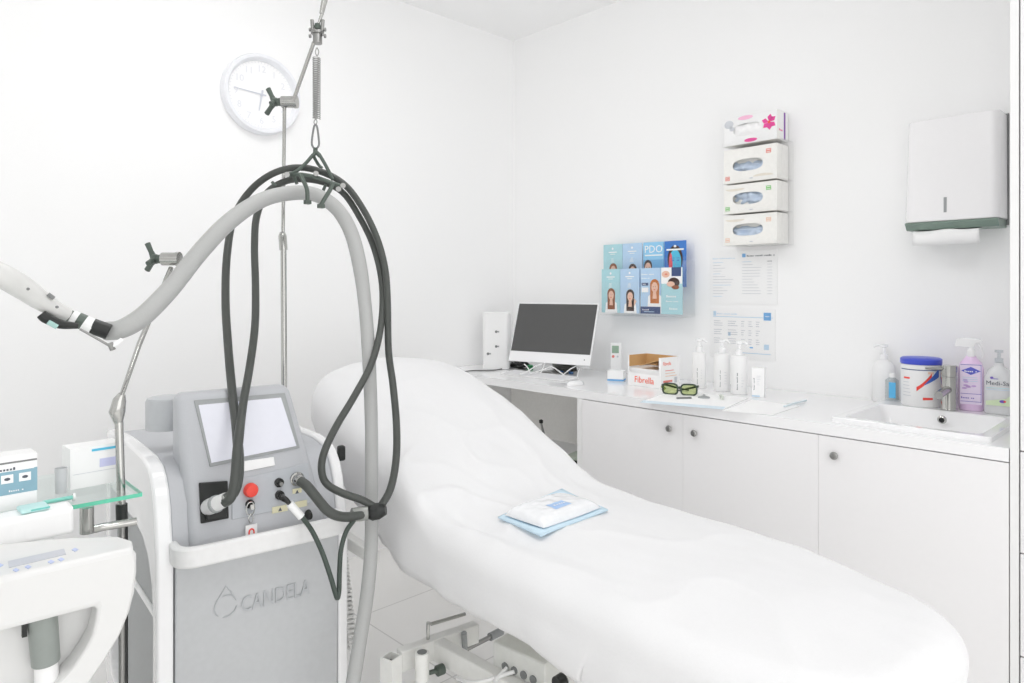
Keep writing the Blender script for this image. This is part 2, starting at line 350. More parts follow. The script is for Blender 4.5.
def leaflet(u, z0, y, wd, kind, label):
    H_ = .222
    o = thing('brochure', label, 'brochure', (XR-.001+y, -u, z0), -PI/2, 'leaflets in the wall rack')
    b = MB(); bg = {0: TEAL, 1: PBLU, 2: MBLU, 3: DBLU, 4: TEAL, 5: PBLU, 6: PBLU, 7: TEAL}[kind]
    b.box(0, wd, -.0035, 0, 0, H_, bg); e = -.004; e2 = -.0043; e3 = -.0046; e4 = -.0049
    c_ = wd/2
    def woman(cx, cz, s_, hair, body=PAPER):
        b.add([(cx-.034*s_,e,0),(cx+.034*s_,e,0),(cx+.030*s_,e,cz-.034*s_),(cx+.010*s_,e,cz-.022*s_),(cx-.010*s_,e,cz-.022*s_),(cx-.030*s_,e,cz-.034*s_)],[(0,1,2,3,4,5)],body)
        b.add([(cx-.020*s_,e2,cz-.062*s_),(cx+.020*s_,e2,cz-.062*s_),(cx+.021*s_,e2,cz+.006*s_),(cx+.010*s_,e2,cz+.028*s_),(cx-.010*s_,e2,cz+.028*s_),(cx-.021*s_,e2,cz+.006*s_)],[(0,1,2,3,4,5)],hair)
        b.add([(cx-.010*s_,e2-.00015,cz-.044*s_),(cx+.010*s_,e2-.00015,cz-.044*s_),(cx+.006*s_,e2-.00015,cz-.01*s_),(cx-.006*s_,e2-.00015,cz-.01*s_)],[(0,1,2,3)],SKIN)
        b.ell(cx, cz+.008*s_, .0215*s_, .024*s_, e2-.0001, hair); b.ell(cx, cz, .0145*s_, .020*s_, e3, SKIN); b.ell(cx-.001, cz-.009*s_, .005*s_, .002*s_, e4, SKIN2, 10)
        for sx in (-1, 1): b.ell(cx+sx*.005*s_, cz+.003*s_, .0018*s_, .001*s_, e4, DHAIR, 8)
    if kind in (0, 1, 4, 5):
        b.ell(c_, H_-.022, .006, .006, e, PAPER, 12); b.quad(c_-.026, c_+.026, H_-.043, H_-.038, e, PAPER); b.quad(c_-.015, c_+.015, H_-.052, H_-.049, e, PAPER)
        for k in range(4): b.quad(c_-.008-k*.002, c_+.006+k*.001, H_-.075-k*.006, H_-.073-k*.006, e, PAPER)
        woman(c_+.004, .088 if kind in (0, 4) else .082, 1.15, AUB if kind in (0, 4) else DHAIR)
        if kind in (1, 5): b.add([(c_+.02,e2,.02),(c_+.042,e2,.06),(c_+.036,e2,.066),(c_+.012,e2,.09),(c_+.010,e2,.083),(c_+.028,e2,.062),(c_+.012,e2,.03)],[tuple(range(7))],SKIN)
    elif kind == 2:
        b.quad(0, wd, .135, H_, e, mat('sky_print', (150, 206, 240), .7)); b.text('PDO', .052, (c_, e, H_-.052), PAPER, align='CENTER'); b.quad(.01, wd-.008, H_-.068, H_-.062, e2, PAPER)
        b.ell(.028, .105, .024, .03, e2, DHAIR); b.ell(.028, .092, .019, .030, e3, SKIN); b.ell(.032, .082, .006, .002, e4, SKIN2, 10); b.ell(.036,.098,.003,.0014,e4,DHAIR,8); b.ell(.02,.098,.003,.0014,e4,DHAIR,8)
        b.ell(.075, .072, .028, .018, e2, DBLU)
    elif kind == 3:
        b.ell(c_, .135, .042, .066, e, DHAIR, 28); b.ell(c_, .118, .034, .062, e2, SKY, 28); b.ell(c_-.024, .11, .010, .055, e3, CORAL, 20); b.ell(c_-.014, .075, .012, .018, e3, CORAL, 16)
        for sx in (-1, 1): b.ell(c_+sx*.014+.003, .128, .008, .003, e4, DBLU, 12); b.quad(c_+sx*.014-.006, c_+sx*.014+.012, .138, .141, e4, DBLU)
        b.ell(c_+.003, .088, .010, .004, e4, DBLU, 12); b.add([(c_+.002,e4,.125),(c_+.008,e4,.104),(c_-.001,e4,.104)],[(0,1,2)],MBLU); b.quad(.012, wd-.012, .176, .184, e3, PAPER); b.ell(c_, .196, .008, .006, e3, PAPER, 10)
    elif kind == 6:
        b.quad(0, wd, .19, .21, e, PBLU); b.marks(10, .017, (.006, e, .188), PAPER); b.marks(8, .014, (.006, e, .170), PAPER)
        b.quad(.006, .045, .137, .150, e, NAVY); b.quad(.006, .045, .104, .127, e, PAPER); b.quad(.012,.030,.142,.145,e2,PAPER)
        woman(c_+.024, .128, 1.25, mat('ginger_print', (196, 120, 66), .7)); b.quad(0, wd, 0, .034, -.0052, NAVY); b.marks(6, .015, (.012, -.0053, .016), PAPER); b.quad(.02, .08, .008, .011, -.0053, LBLUEP)
    else:
        b.quad(0, wd, .145, H_, e, PAPER); b.quad(c_, wd-.006, .18, H_, e2, NAVY); b.ell(.026, .19, .022, .016, e3, SKIN); b.ell(.028, .19, .008, .004, e4, SKIN2, 12)
        b.ell(c_+.012, .15, .032, .024, e3, DHAIR); b.ell(c_-.004, .143, .022, .013, e4, SKIN); b.ell(c_+.022, .128, .02, .010, e4, AUB)
        b.marks(5, .026, (c_, e2, .08), PAPER, align='CENTER'); b.marks(10, .016, (c_+.004, e2, .058), PAPER, align='CENTER'); b.marks(5, .022, (c_+.012, e2, .022), PAPER, align='CENTER')
    b.build('cover', o, flat=True); return o
top_l = ['teal leaflet at the left end of the rack top tier', 'powder blue leaflet second in the rack top tier', 'blue leaflet headed PDO with a woman looking up, top tier', 'leaflet with a blue and coral lit face, right end of top tier']
bot_l = ['teal leaflet with a red-haired woman, left end of bottom tier', 'powder blue leaflet with a brown-haired woman touching her head, bottom tier', 'pale blue leaflet with navy foot band and ginger-haired woman, bottom tier', 'white and teal leaflet with a reclining dark-haired woman, right end of bottom tier']
wt = (u1-u0)/4; wb = (ub1-ub0)/4
for k in range(4):
    leaflet(u0+wt*k+.002, zt0-.238, -.048-.004*(k % 2), wt-.006, k, top_l[k])
for k in range(4):
    leaflet(ub0+wb*k+.002, zb0+.004, -.100-.004*(k % 2), wb-.006, 4+k, bot_l[k])

# box holder with tissue boxes
TW = .255; ux, _ = rw(724, 180, .115); ux1, _ = rw(777, 180, .115)
TW = ux1-ux
zz = [rw(750, y, .115)[1] for y in (113.5, 142.5, 146.5, 181, 182.8, 212, 213.8, 244)]
hd = thing('box_dispenser_rack', 'clear acrylic rack on the right wall holding four boxes one above another', 'rack', (XR-.001, -ux, 0), -PI/2)
MB().box(-.006, TW+.03, -.006, -.003, zz[7]-.02, zz[2]+.03, ACRYL).build('back_plate', hd)
for i, k in enumerate((1, 3, 5, 7)):
    MB().box(-.004, TW+.022, -.12, -.006, zz[k]-.005, zz[k]-.002, ACRYL).box(-.004, TW+.022, -.123, -.12, zz[k]-.005, zz[k]+.014, ACRYL).build('shelf', hd)
MB().box(TW+.022, TW+.025, -.12, -.006, zz[7]-.005, zz[2]+.01, ACRYL).build('side_plate', hd)
PINK = mat('pink_print', (236, 84, 160), .6); PPINK = mat('pale_pink_print', (244, 190, 216), .6); PURP = mat('purple_print', (140, 90, 170), .6); SAGE = mat('pale_print', (232, 226, 214), .6)
CREAM = mat('cream_card', (243, 242, 238), .6); GLOVE = mat('pale_blue_tissue', (200, 214, 232), .6, bump=.4, scale=40); DSLOT = mat('slot_shade', (128, 146, 160), .7); GRN = mat('green_print', (140, 206, 130), .6); PRED = mat('pale_red_print', (232, 140, 130), .6); PORN = mat('pale_orange_print', (240, 206, 186), .6)
blab = ['white tissue box with pink orchid print, on top of the wall rack', 'cream glove box with red corner marks, second from top in rack', 'cream glove box with green corner marks, third from top in rack', 'cream glove box with pale orange marks, lowest in the wall rack']
for i in range(4):
    h = zz[2*i]-zz[2*i+1]; o = thing('tissue_box' if i == 0 else 'glove_box', blab[i], 'box', (XR-.001, -ux, zz[2*i+1]-.0015), -PI/2, 'boxes in the wall rack')
    b = MB(); y0, y1 = -.115, -.008; cx, cz = TW*.46, h*.5; n = 32
    ow, oh = (.069, .026) if i else (.066, .026)
    slot = [(cx+ow*math.copysign(abs(math.cos(a))**.7, math.cos(a)), cz+oh*math.copysign(abs(math.sin(a))**.8, math.sin(a))) for a in [2*PI*(k+.5)/n-3*PI/4 for k in range(n)]]
    outl = []
    for k in range(n):
        q, t_ = divmod(k, n//4); t_ = t_/(n//4); outl.append([(0+TW*t_, 0), (TW, h*t_), (TW*(1-t_), h), (0, h*(1-t_))][q])
    b.ring(outl, slot, y0, y0+.002, CREAM if i else WHITE)
    b.box(0, TW, y0+.03, y1, 0, h, CREAM if i else WHITE); b.box(0, TW, y0+.002, y0+.03, 0, .002, CREAM); b.box(0, TW, y0+.002, y0+.03, h-.002, h, CREAM if i else WHITE); b.box(0, .002, y0+.002, y0+.03, .002, h-.002, CREAM); b.box(TW-.002, TW, y0+.002, y0+.03, .002, h-.002, CREAM)
    e = y0-.0005
    if i == 0:
        for a in (80, 35, -35, -85, 160, -140):
            a = math.radians(a); p = (TW*.86, h*.6); L = .034; ca, sa = math.cos(a), math.sin(a); w_ = .011
            b.add([(p[0],e,p[1]),(p[0]+ca*L*.6-sa*w_,e,p[1]+sa*L*.6+ca*w_),(p[0]+ca*L,e,p[1]+sa*L),(p[0]+ca*L*.6+sa*w_,e,p[1]+sa*L*.6-ca*w_)],[(0,1,2,3)],PINK)
        b.ell(TW*.86, h*.6, .006, .006, e-.0002, ORANGE, 10)
        b.ell(TW*.42, h*.90, .035, .009, e, PPINK, 12); b.ell(TW*.52, h*.10, .03, .008, e, PINK, 12); b.ell(TW*.10, h*.75, .022, .018, e, PAPG, 12); b.ell(TW*.16, h*.58, .012, .010, e, PAPG, 12)
        b.box(TW, TW+.0004, -.05, -.035, .005, h-.005, PURP); b.marks(4, .02, (TW*1.001, -.095, h*.3), PINK, ux=(0,1,0))
    else:
        cc = (None, PRED, GRN, PORN)[i]
        for (qx, qz) in ((.03, .16), (TW-.036, h-.028)):
            b.ring([(qx-.011,qz-.009),(qx+.011,qz-.009),(qx+.011,qz+.009),(qx-.011,qz+.009)], [(qx-.008,qz-.006),(qx+.008,qz-.006),(qx+.008,qz+.006),(qx-.008,qz+.006)], e, e-.0003, cc) if qz < h else 0
        b.ring([(.018-.010,.022-.009),(.018+.010,.022-.009),(.018+.010,.022+.009),(.018-.010,.022+.009)], [(.018-.007,.022-.006),(.018+.007,.022-.006),(.018+.007,.022+.006),(.018-.007,.022+.006)], e, e-.0003, cc)
        b.quad(.012,.026,.019,.025,e,cc); b.quad(TW-.044,TW-.028,h-.031,h-.025,e,cc)
        b.ell(TW*.75 if i == 1 else TW*.22, h*.12 if i == 1 else h*.86, .045, .011, e, SAGE, 16, 0 if i == 1 else PI, PI if i == 1 else 2*PI); b.quad(TW*.5, TW*.56, h*.08, h*.11, e, PAPG)
    b.build('carton', o, .0015 if False else 0)
    b = MB(); N = 12; vs = []; fs = []
    for jj in range(N+1):
        for ii in range(2*N+1):
            x = cx-ow*1.05+2.1*ow*ii/(2*N); z = cz-oh*1.05+2.1*oh*jj/N; y = y0+.012-.016*noise.noise(Vector((x*38, z*70, i*7.1)))+(.03*max(0, (z-cz)/oh) if i != 2 else .022*max(0, (cz-x*.0-z)/oh*.6+(.4-(x-cx)/ow)*.5))
            if i == 0: y = y0 + .006 - .022*max(0, 1-((x-cx)/ow)**2)*max(0, 1-((z-cz+.004)/(oh))**2)+.006*noise.noise(Vector((x*60, z*40, 3)))
            vs.append((x, y, z))
    for jj in range(N):
        for ii in range(2*N): a = jj*(2*N+1)+ii; fs.append((a, a+1, a+2*N+2, a+2*N+1))
    b.add(vs, fs, PAPER if i == 0 else GLOVE); b.build('tissue' if i == 0 else 'glove', o, sharp=80)

# two notices
def notice(pts_px, label, kind):
    (ax, az), (bx, _), (_, cz) = rw(*pts_px[0], .004), rw(*pts_px[1], .004), rw(*pts_px[2], .004)
    W, Hh = bx-ax, az-cz
    o = thing('notice', label, 'notice', (XR-.001, -ax, cz), -PI/2, 'printed notices on the right wall'); b = MB()
    b.box(0, W, -.002, 0, 0, Hh, PAPER); e = -.0024
    if kind == 0:
        b.marks(20, .013, (.01, e, Hh-.035), LBLUEP); b.quad(W*.49, W*.49+.016, Hh-.03, Hh-.014, e, BLUEP); b.marks(19, .016, (W*.56, e, Hh-.028), INK)
        for k in range(13):
            L = random.uniform(.3, 1)*W*.34; b.quad(.01, .01+L, Hh-.052-k*.013, Hh-.050-k*.013, e, LBLUEP if k % 4 == 0 else PAPG)
        for k in range(12):
            L = random.uniform(.4, 1)*W*.3; b.quad(W*.49, W*.49+L, Hh-.052-k*.013, Hh-.050-k*.013, e, PAPG if k else LBLUEP); b.quad(W*.86, W*.93, Hh-.052-k*.013, Hh-.050-k*.013, e, PAPG if k else INK)
    else:
        b.quad(.012, .026, Hh-.035, Hh-.014, e, LBLUEP); b.marks(18, .014, (.03, e, Hh-.028), LBLUEP); b.quad(.01, W-.01, Hh-.040, Hh-.037, e, LBLUEP); b.quad(W-.052, W-.018, Hh-.05, Hh-.016, e-.0002, BLUEP); b.quad(W-.045, W-.025, Hh-.035, Hh-.031, e-.0004, PAPER)
        for cx_ in (.015, .085, .15, .185, .22):
            for k in range(12):
                if k % 4 != 3: b.quad(cx_, cx_+(.05 if cx_ < .1 else .02)*random.uniform(.6, 1), Hh-.06-k*.010, Hh-.057-k*.010, e, PAPG)
        b.quad(W-.05, W-.028, .045, .068, e, LBLUEP); b.quad(W*.28, W*.32, .10, .115, e, LBLUEP); b.quad(W*.62,W*.67,.048,.054,e,BLUEP); b.quad(.14, W-.02, .024, .027, e, LBLUEP)
    b.build('sheet_of_paper', o, flat=False)
    MB().box(-.006, W+.006, -.0035, -.0028, -.006, Hh+.004, ACRYL).build('clear_sleeve', o)
notice([(711, 252), (777, 250), (711, 303.5)], 'white printed price list with pale blue heading, upper of two notices', 0)
notice([(711, 308), (775, 308), (711, 356)], 'white printed notice with blue square logo, lower of two notices', 1)

# paper towel dispenser
(a, zt_), (bx, _), (_, zbm) = rw(904, 123, .125), rw(1000, 110.5, .125), rw(903, 225, .125)
W = bx-a; Hh = zt_-zbm
o = thing('paper_towel_dispenser', 'white metal paper towel dispenser on the wall above the sink', 'towel dispenser', (XR-.001, -a, zbm), -PI/2)
prof = [(0,0),(-.118,0),(-.121,.02),(-.119,Hh*.9),(-.112,Hh*.965),(-.098,Hh),(-.0,Hh)]
b = MB(); SHL = mat('dispenser_enamel', (246, 245, 246), .25, coat=.3, var=.003)
# rounded body: plan outline rounded at front corners
pl = []
for cx_, a0 in ((W-.028, 0), (.028, 1)):
    pass
plan = [(0, 0), (0, -.09)] + [(.028-.028*math.cos(t), -.09-.028*math.sin(t)) for t in [PI/2*k/6 for k in range(1, 7)]] + [(W-.028+.028*math.sin(t), -.09-.028*math.cos(t)) for t in [PI/2*k/6 for k in range(0, 7)]] + [(W, 0)]
b.prism(plan, .006, Hh, SHL, 'z'); b.v = [(v[0]+(.008 if v[0] < W/2 else -.002)*(v[2]/Hh), v[1]*(1.12-.10*v[2]/Hh), v[2]) for v in b.v]; b.build('cover', o, .004)
MB().box(.004, W+.004, -.008, 0, -.012, Hh+.002, GREYM).build('back_plate', o)
b = MB(); TG = mat('tray_green_grey', (132, 150, 140), .35, .3)
b.prism([(0,-.0),(-.0,-.022),(-.112,-.022),(-.131,.0),(-.131,.005),(0,.005)], .004, W-.004, TG, 'x'); b.build('tray', o, .002)
MB().box(W*.44, W*.44+.009, -.1315, -.128, .035, .088, GREYD).build('level_window', o)
b = MB(); N = 14; vs = []; fs = []
for ii in range(N+1):
    t_ = ii/N; x = .028+t_*(W*.80-.028)
    zt2 = -.022+.034*math.exp(-((t_-.55)/.17)**2)
    for y, z in ((-.062, -.02), (-.095, -.024), (-.118-.010*t_, -.026-.003*math.sin(t_*9)), (-.125-.006*t_, zt2*.5-.035), (-.124, -.078+.012*t_*0)): vs.append((x, y, z))
for ii in range(N):
    for jj in range(4): a_ = ii*5+jj; fs.append((a_, a_+5, a_+6, a_+1))
b.add(vs, fs, PAPER); tw = b.build('paper_towel', o, sharp=80); sm = tw.modifiers.new('t', 'SOLIDIFY'); sm.thickness = .002

# ================================================================ THINGS ON THE WORKTOP
CT = ZT + .0005
def cloc(px, py, z=CT): p = onz(px, py, z); return (p.x, p.y, z)
# computer monitor
mdir = math.radians(44 - 56.7)       # extra turn towards the viewer
pL = pt(508.3, 360.5, 3.62); pR = pt(589.5, 366, 3.36)
W = math.hypot(pR.x-pL.x, pR.y-pL.y); rot = math.atan2(pR.y-pL.y, pR.x-pL.x)
m = thing('computer_monitor', 'white all-in-one computer with dark grey screen tilted back on worktop', 'computer', ((pL.x+pR.x)/2, (pL.y+pR.y)/2, CT), rot)
zb = (pL.z+pR.z)/2 - CT; hh = .322; tl = math.radians(19)
hous = bpy.data.objects.new('p', None); bpy.data.objects.remove(hous)
def tilt(v): y, z = v[1], v[2]; return (v[0], y*math.cos(tl)+z*math.sin(tl), zb - y*math.sin(tl)*1 + z*math.cos(tl))
b = MB(); b.box(-W/2, W/2, 0, .008, 0, hh, WHITEG); b.box(-W/2+.03, W/2-.03, .008, .02, .03, hh-.03, WHITEG); b.v = [tilt(v) for v in b.v]; b.build('housing', m, .002)
b = MB(); b.box(-W/2+.006, W/2-.006, -.0015, -.0002, .055, hh-.006, DSCREEN); b.v = [tilt(v) for v in b.v]; b.build('screen', m)
b = MB(); b.box(W/2-.035, W/2-.03, -.001, -.0002, .025, .031, GREYM); b.v = [tilt(v) for v in b.v]; b.build('indicator', m)
b = MB(); b.hexa([(-.07,.06,0),(.07,.06,0),(.07,.20,0),(-.07,.20,0)], [(-.07,.06,.005),(.07,.06,.005),(.07,.20,.005),(-.07,.20,.005)], STEEL); b.hexa([(-.07,.19,.0),(.07,.19,0),(.07,.2,0),(-.07,.2,0)], [(-.07,.085,.2),(.07,.085,.2),(.07,.095,.2),(-.07,.095,.2)], STEEL); b.build('stand', m)
# keyboard
kp = [onz(x, y, CT) for x, y in ((487, 372.5), (563, 381.5))]
kr = math.atan2(kp[1].y-kp[0].y, kp[1].x-kp[0].x); KW = .42
k = thing('keyboard', 'slim white keyboard lying in front of the dark screen', 'keyboard', (kp[1].x, kp[1].y, CT), kr)
b = MB(); b.hexa([(-KW,0,0),(0,0,0),(0,.115,0),(-KW,.115,0)], [(-KW,0,.004),(0,0,.004),(0,.115,.012),(-KW,.115,.012)], WHITE); b.build('case', k, .0015)
b = MB(); KEY = mat('key_white', (232, 232, 234), .5)
for r_ in range(5):
    for q in range(15): x0 = -KW+.008+q*.0272; y0_ = .008+r_*.0205; zz_ = .0045+y0_*.07; b.box(x0, x0+.024, y0_, y0_+.017, zz_, zz_+.0025, KEY)
b.build('keys', k)
# mouse
k = thing('computer_mouse', 'small white mouse on the worktop right of the keyboard', 'mouse', cloc(575, 385), kr)
b = MB(); b.lathe([(.0001,0),(1,0),(1.0,.3),(.85,.7),(.5,.95),(.0001,1.0)], WHITEG, (0,0,0), 'z', 28); b.v = [(v[0]*.028, v[1]*.052, v[2]*.022) for v in b.v]; b.build('body', k)
# white tower speaker/computer behind bed
p = cloc(482.5, 369.3); pr = onz(509, 368.5, CT)
k = thing('white_box_unit', 'white upright box unit with three small sockets left of the screen', 'electronic unit', (p[0], p[1], CT), -PI/2+.72)
b = MB(); TW2 = .145; TH2 = .308
b.prism(rrect(0, TW2, 0, .16, .02), 0, TH2, WHITE, 'z'); b.build('case', k, .003)
for (x, z) in ((.075, .205), (.075, .125), (.03, .085)): MB().cyl((x, -.004, z), (x, .002, z), .007, GREYM, seg=12).box(x+.006, x+.016, -.001, .001, z-.004, z+.004, GREYD).build('socket', k)
MB().marks(9, .02, (.035, -.001, .16), PAPG, ux=(0,0,1), uy=(-1,0,0), lift=-.002).build('lettering', k)
# cables behind keyboard
def cab(name, pts, r, m_, label, cat='cable', grp=None, seg=10):
    o = MB().tube(pts, r, m_, seg).build(name); centred(o); return tag(o, label, cat, grp)
zc = CT
def cz_(px, py, h=0.004): q = onz(px, py+.0, CT); return (q.x, q.y, CT+h)
cab('power_cable', [cz_(462, 372.5, .003), cz_(474, 371, .003), cz_(492, 371, .003), cz_(504, 369, .004), cz_(512, 367, .006)], .0025, CABLE, 'thin black cable on the worktop running out from behind the white bed', 'cable')
BUN = MB()
for q in range(5):
    c0 = onz(517, 368, CT); pts_ = []
    for t_ in range(9): a = t_/8*PI*2; pts_.append((c0.x+.01+.06*math.cos(a)*(1+.1*q)*.6, c0.y-.02+.085*math.sin(a+q*.3), CT+.007+.0085*q+.006*math.sin(3*a+q)))
    BUN.tube(pts_, .0045, BLACK, 8)
o = centred(BUN.build('cable_bundle')); tag(o, 'tangle of black cables under the left side of the screen', 'cable')
o = MB().lathe([(.0001,0),(.016,0),(.018,.01),(.016,.026),(.0001,.03)], mat('green_plastic', (60,150,95), .4), (0,0,0)).build('plug'); o.location = cloc(530, 370); tag(o, 'small green plug under the dark screen', 'plug')
wc = [[(520,374),(528,371),(536,366),(542,364)],[(530,374),(528,368),(524,364)],[(530,374),(545,369),(552,367),(560,372),(566,377)],[(540,374),(543,368),(545,362)],[(562,376),(569,370),(576,366)],[(577,378),(579,370),(584,367.5),(590,368)]]
for i, L in enumerate(wc):
    pts_ = [pt(x, y, (EYE-CT)*F/(max(373, 373+0*y)-HY)+ (0 if True else 0)) for x, y in L]
    pts_ = []
    for x, y in L:
        d = 3.42 - .0 * y; q = pt(x, y, d)
        if q.z < CT+.003: q = onz(x, y, CT+.003)
        pts_.append(q)
    o = MB().tube(pts_, .0028, WHITE, 8).build('white_cable'); centred(o); tag(o, 'thin white cable looping between the keyboard and the screen', 'cable', 'white cables under the screen')
for (x, y) in ((561, 367), (561, 371), (571, 372)):
    o = MB().box(-.006, .006, -.012, .012, 0, .012, mat('blue_plug', (70, 110, 160), .4)).build('cable_connector', None, .002); o.location = cloc(x, y+2); tag(o, 'small blue cable connector under the right part of the screen', 'connector', 'blue connectors under the screen')

# remote control standing in a holder, white card box with blue stripe
p = cloc(615, 376.5)
o = thing('remote_control', 'white remote control with green display standing behind a small white box', 'remote control', p, -PI/2+.5)
MB().box(-.028, .028, .02, .042, 0, .165, WHITE).build('case', o, .004)
MB().box(-.018, .016, .0185, .0199, .115, .152, mat('remote_lcd', (150, 176, 156), .4)).build('display', o)
MB().cyl((-.012, .0185, .098), (-.012, .02, .098), .007, PRED, seg=14).build('button', o); MB().cyl((.010, .0185, .098), (.010, .02, .098), .005, PAPG, seg=14).build('button', o)
p = cloc(607.5, 381.2)
o = thing('card_box', 'small white card box with a blue stripe in front of the remote', 'box', p, -PI/2+.45)
b = MB(); b.box(0, .075, 0, .06, 0, .05, PAPER); b.box(-.0004, .0754, -.0006, .06, .002, .011, BLUEP); b.build('carton', o)
# Fibrella display box
pa = onz(628, 384.5, CT); pb_ = onz(661, 389, CT); pc = onz(684.5, 383, CT)
W = .135; rot = math.atan2(pb_.y-pa.y, pb_.x-pa.x); o = thing('display_carton', 'open white dispensing carton lettered Fibrella in orange, cardboard inside', 'carton', (pa.x, pa.y, CT), rot)
W = math.hypot(pb_.x-pa.x, pb_.y-pa.y); D = .13; H2 = .135; b = MB(); t_ = .002
b.box(0, W, 0, t_, 0, H2*.42, PAPER); b.box(0, .006, 0, t_, H2*.42, H2, PAPER); b.box(W-.012, W, 0, t_, H2*.42, H2, PAPER); b.prism([(.006, H2*.42), (.006, H2*.52), (.016, H2*.42)], 0, t_, PAPER)
b.box(0, t_, t_, D, 0, H2, PAPER); b.box(W-t_, W, t_, D, 0, H2, PAPER); b.box(t_, W-t_, D-t_, D, 0, H2, PAPER); b.box(t_, W-t_, t_, D-t_, 0, t_, PAPER)
b.hexa([(W*.35,t_,H2*.68),(W-t_-.001,t_+.0,H2*.93),(W-t_-.001,D-t_-.001,H2*.93),(W*.35,D-t_-.001,H2*.68)], [(W*.35,t_,H2*.70),(W-t_-.001,t_,H2*.95),(W-t_-.001,D-t_-.001,H2*.95),(W*.35,D-t_-.001,H2*.70)], CARD)
b.box(t_, W-t_, D-t_-.003, D-t_-.0005, H2*.62, H2, CARD); b.box(t_+.0003, t_+.002, t_, D-t_-.003, H2*.62, H2, CARD); b.box(W-t_-.002, W-t_-.0003, t_, D-t_-.003, H2*.9, H2, CARD)
b.box(t_+.004, W-t_-.004, .01, D-.01, t_, H2*.58, WHITE)
b.text('Fibrella', .040, (W/2, -.0005, .016), ORANGE, align='CENTER', sx=.95, depth=.0002)
b.text('Fibrella', .022, (W+.0005, .012, H2-.035), ORANGE, ux=(0,1,0), sx=.9)
for q in range(3): b.add([(W+.0006,.03,.075-q*.012),(W+.0006,.09+.01*q,.075-q*.012),(W+.0006,.09+.01*q,.078-q*.012),(W+.0006,.03,.078-q*.012)],[(0,1,2,3)],PRED if q == 0 else PORN)
b.add([(W+.0006,.015,.025),(W+.0006,.08,.025),(W+.0006,.08,.034),(W+.0006,.015,.034)],[(0,1,2,3)],PRED); b.add([(W+.0006,.095,.02),(W+.0006,.115,.02),(W+.0006,.115,.045),(W+.0006,.095,.045)],[(0,1,2,3)],PAPG)
b.build('carton', o)

# pump bottles and tubes (all white)
def pump(px, py, hb, r, label, fl=.6, top=True):
    p = cloc(px, py); o = thing('pump_bottle', label, 'bottle', p, -PI/2+.35, 'white pump bottles behind the glasses')
    b = MB(); b.lathe([(r*.9,0),(r,.004),(r,hb-.012),(r*.93,hb-.004),(r*.6,hb),(.0001,hb)], WHITE, sx=1, sy=fl); b.marks(15, .011, (-.002, -r*fl-.0006, .02), INK if 'grey' in label else GREYD, ux=(0,0,1), uy=(-1,0,0), lift=-.0005)
    for q in range(5): b.quad(.006, .006+r*.5*random.uniform(.5,1), hb*.5-q*.012, hb*.5-q*.012+.0015, -r*fl*.93, PAPG)
    b.build('body', o)
    b = MB(); b.lathe([(.0001,hb),(.014,hb),(.014,hb+.022),(.006,hb+.024),(.006,hb+.044),(.014,hb+.046),(.014,hb+.056),(.0001,hb+.058)], WHITEG); b.tube([(0,0,hb+.052),(.02,-.004,hb+.054),(.034,-.008,hb+.044)], .0050, WHITEG, 10); b.build('pump', o)
    return o
pump(699, 388, .160, .030, 'white pump bottle just behind the safety glasses, leftmost of the group')
pump(722, 391, .162, .034, 'wide white pump bottle second from left behind the safety glasses')
pump(739, 394, .162, .033, 'white pump bottle with dark grey side lettering next to the small carton')
p = cloc(752, 397); o = thing('lotion_carton', 'small upright white carton right of the white pump bottles', 'carton', p, -PI/2+.3)
b = MB(); b.box(0, .046, 0, .04, 0, .118, PAPER); b.marks(11, .010, (.010, -.0006, .03), INK, ux=(0,0,1), uy=(-1,0,0), lift=-.0005); b.box(-.0005, .03, -.0005, .039, .002, .008, LBLUEP)
for q in range(6): b.quad(.018, .018+.016*random.uniform(.5,1), .085-q*.007, .0862-q*.007, -.0006, PAPG)
b.build('box', o)

# safety glasses
ga = onz(661, 394, CT); gb = onz(698, 396.5, CT)
gx = thing('safety_glasses', 'dark green framed laser safety glasses with pale green lenses on the worktop', 'glasses', ((ga.x+gb.x)/2, (ga.y+gb.y)/2, CT), math.atan2(gb.y-ga.y, gb.x-ga.x)+.05)
GF = mat('dark_green_frame', (56, 72, 58), .3)
for s_ in (-1, 1):
    cx_ = s_*.038; pts_ = []
    for k in range(21):
        a = 2*PI*k/20; x = .031*math.copysign(abs(math.cos(a))**.6, math.cos(a)); z = .022*math.copysign(abs(math.sin(a))**.6, math.sin(a)); pts_.append((cx_+x, .010*abs((cx_+x)/.07)**2, .024+z))
    MB().tube(pts_, .0036, GF, 8, sub=2).build('frame', gx)
    l = MB(); n_ = 20; l.add([(p_[0], p_[1], p_[2]) for p_ in pts_[:20]], [tuple(range(20))], LENS); l.build('lens', gx)
MB().tube([(-.009,0,.03),(0,-.002,.033),(.009,0,.03)], .004, GF, 8).build('bridge', gx)
MB().tube([(-.070,.010,.036),(-.068,.05,.034),(-.03,.095,.018),(.02,.115,.006)], [.005,.005,.004,.003], GF, 8).tube([(-.070,.010,.03),(-.069,.04,.018)], .007, LENS, 8).build('temple', gx)
MB().tube([(.070,.010,.036),(.066,.05,.034),(.03,.08,.02),(-.02,.09,.006)], [.005,.005,.004,.003], GF, 8).build('temple', gx)
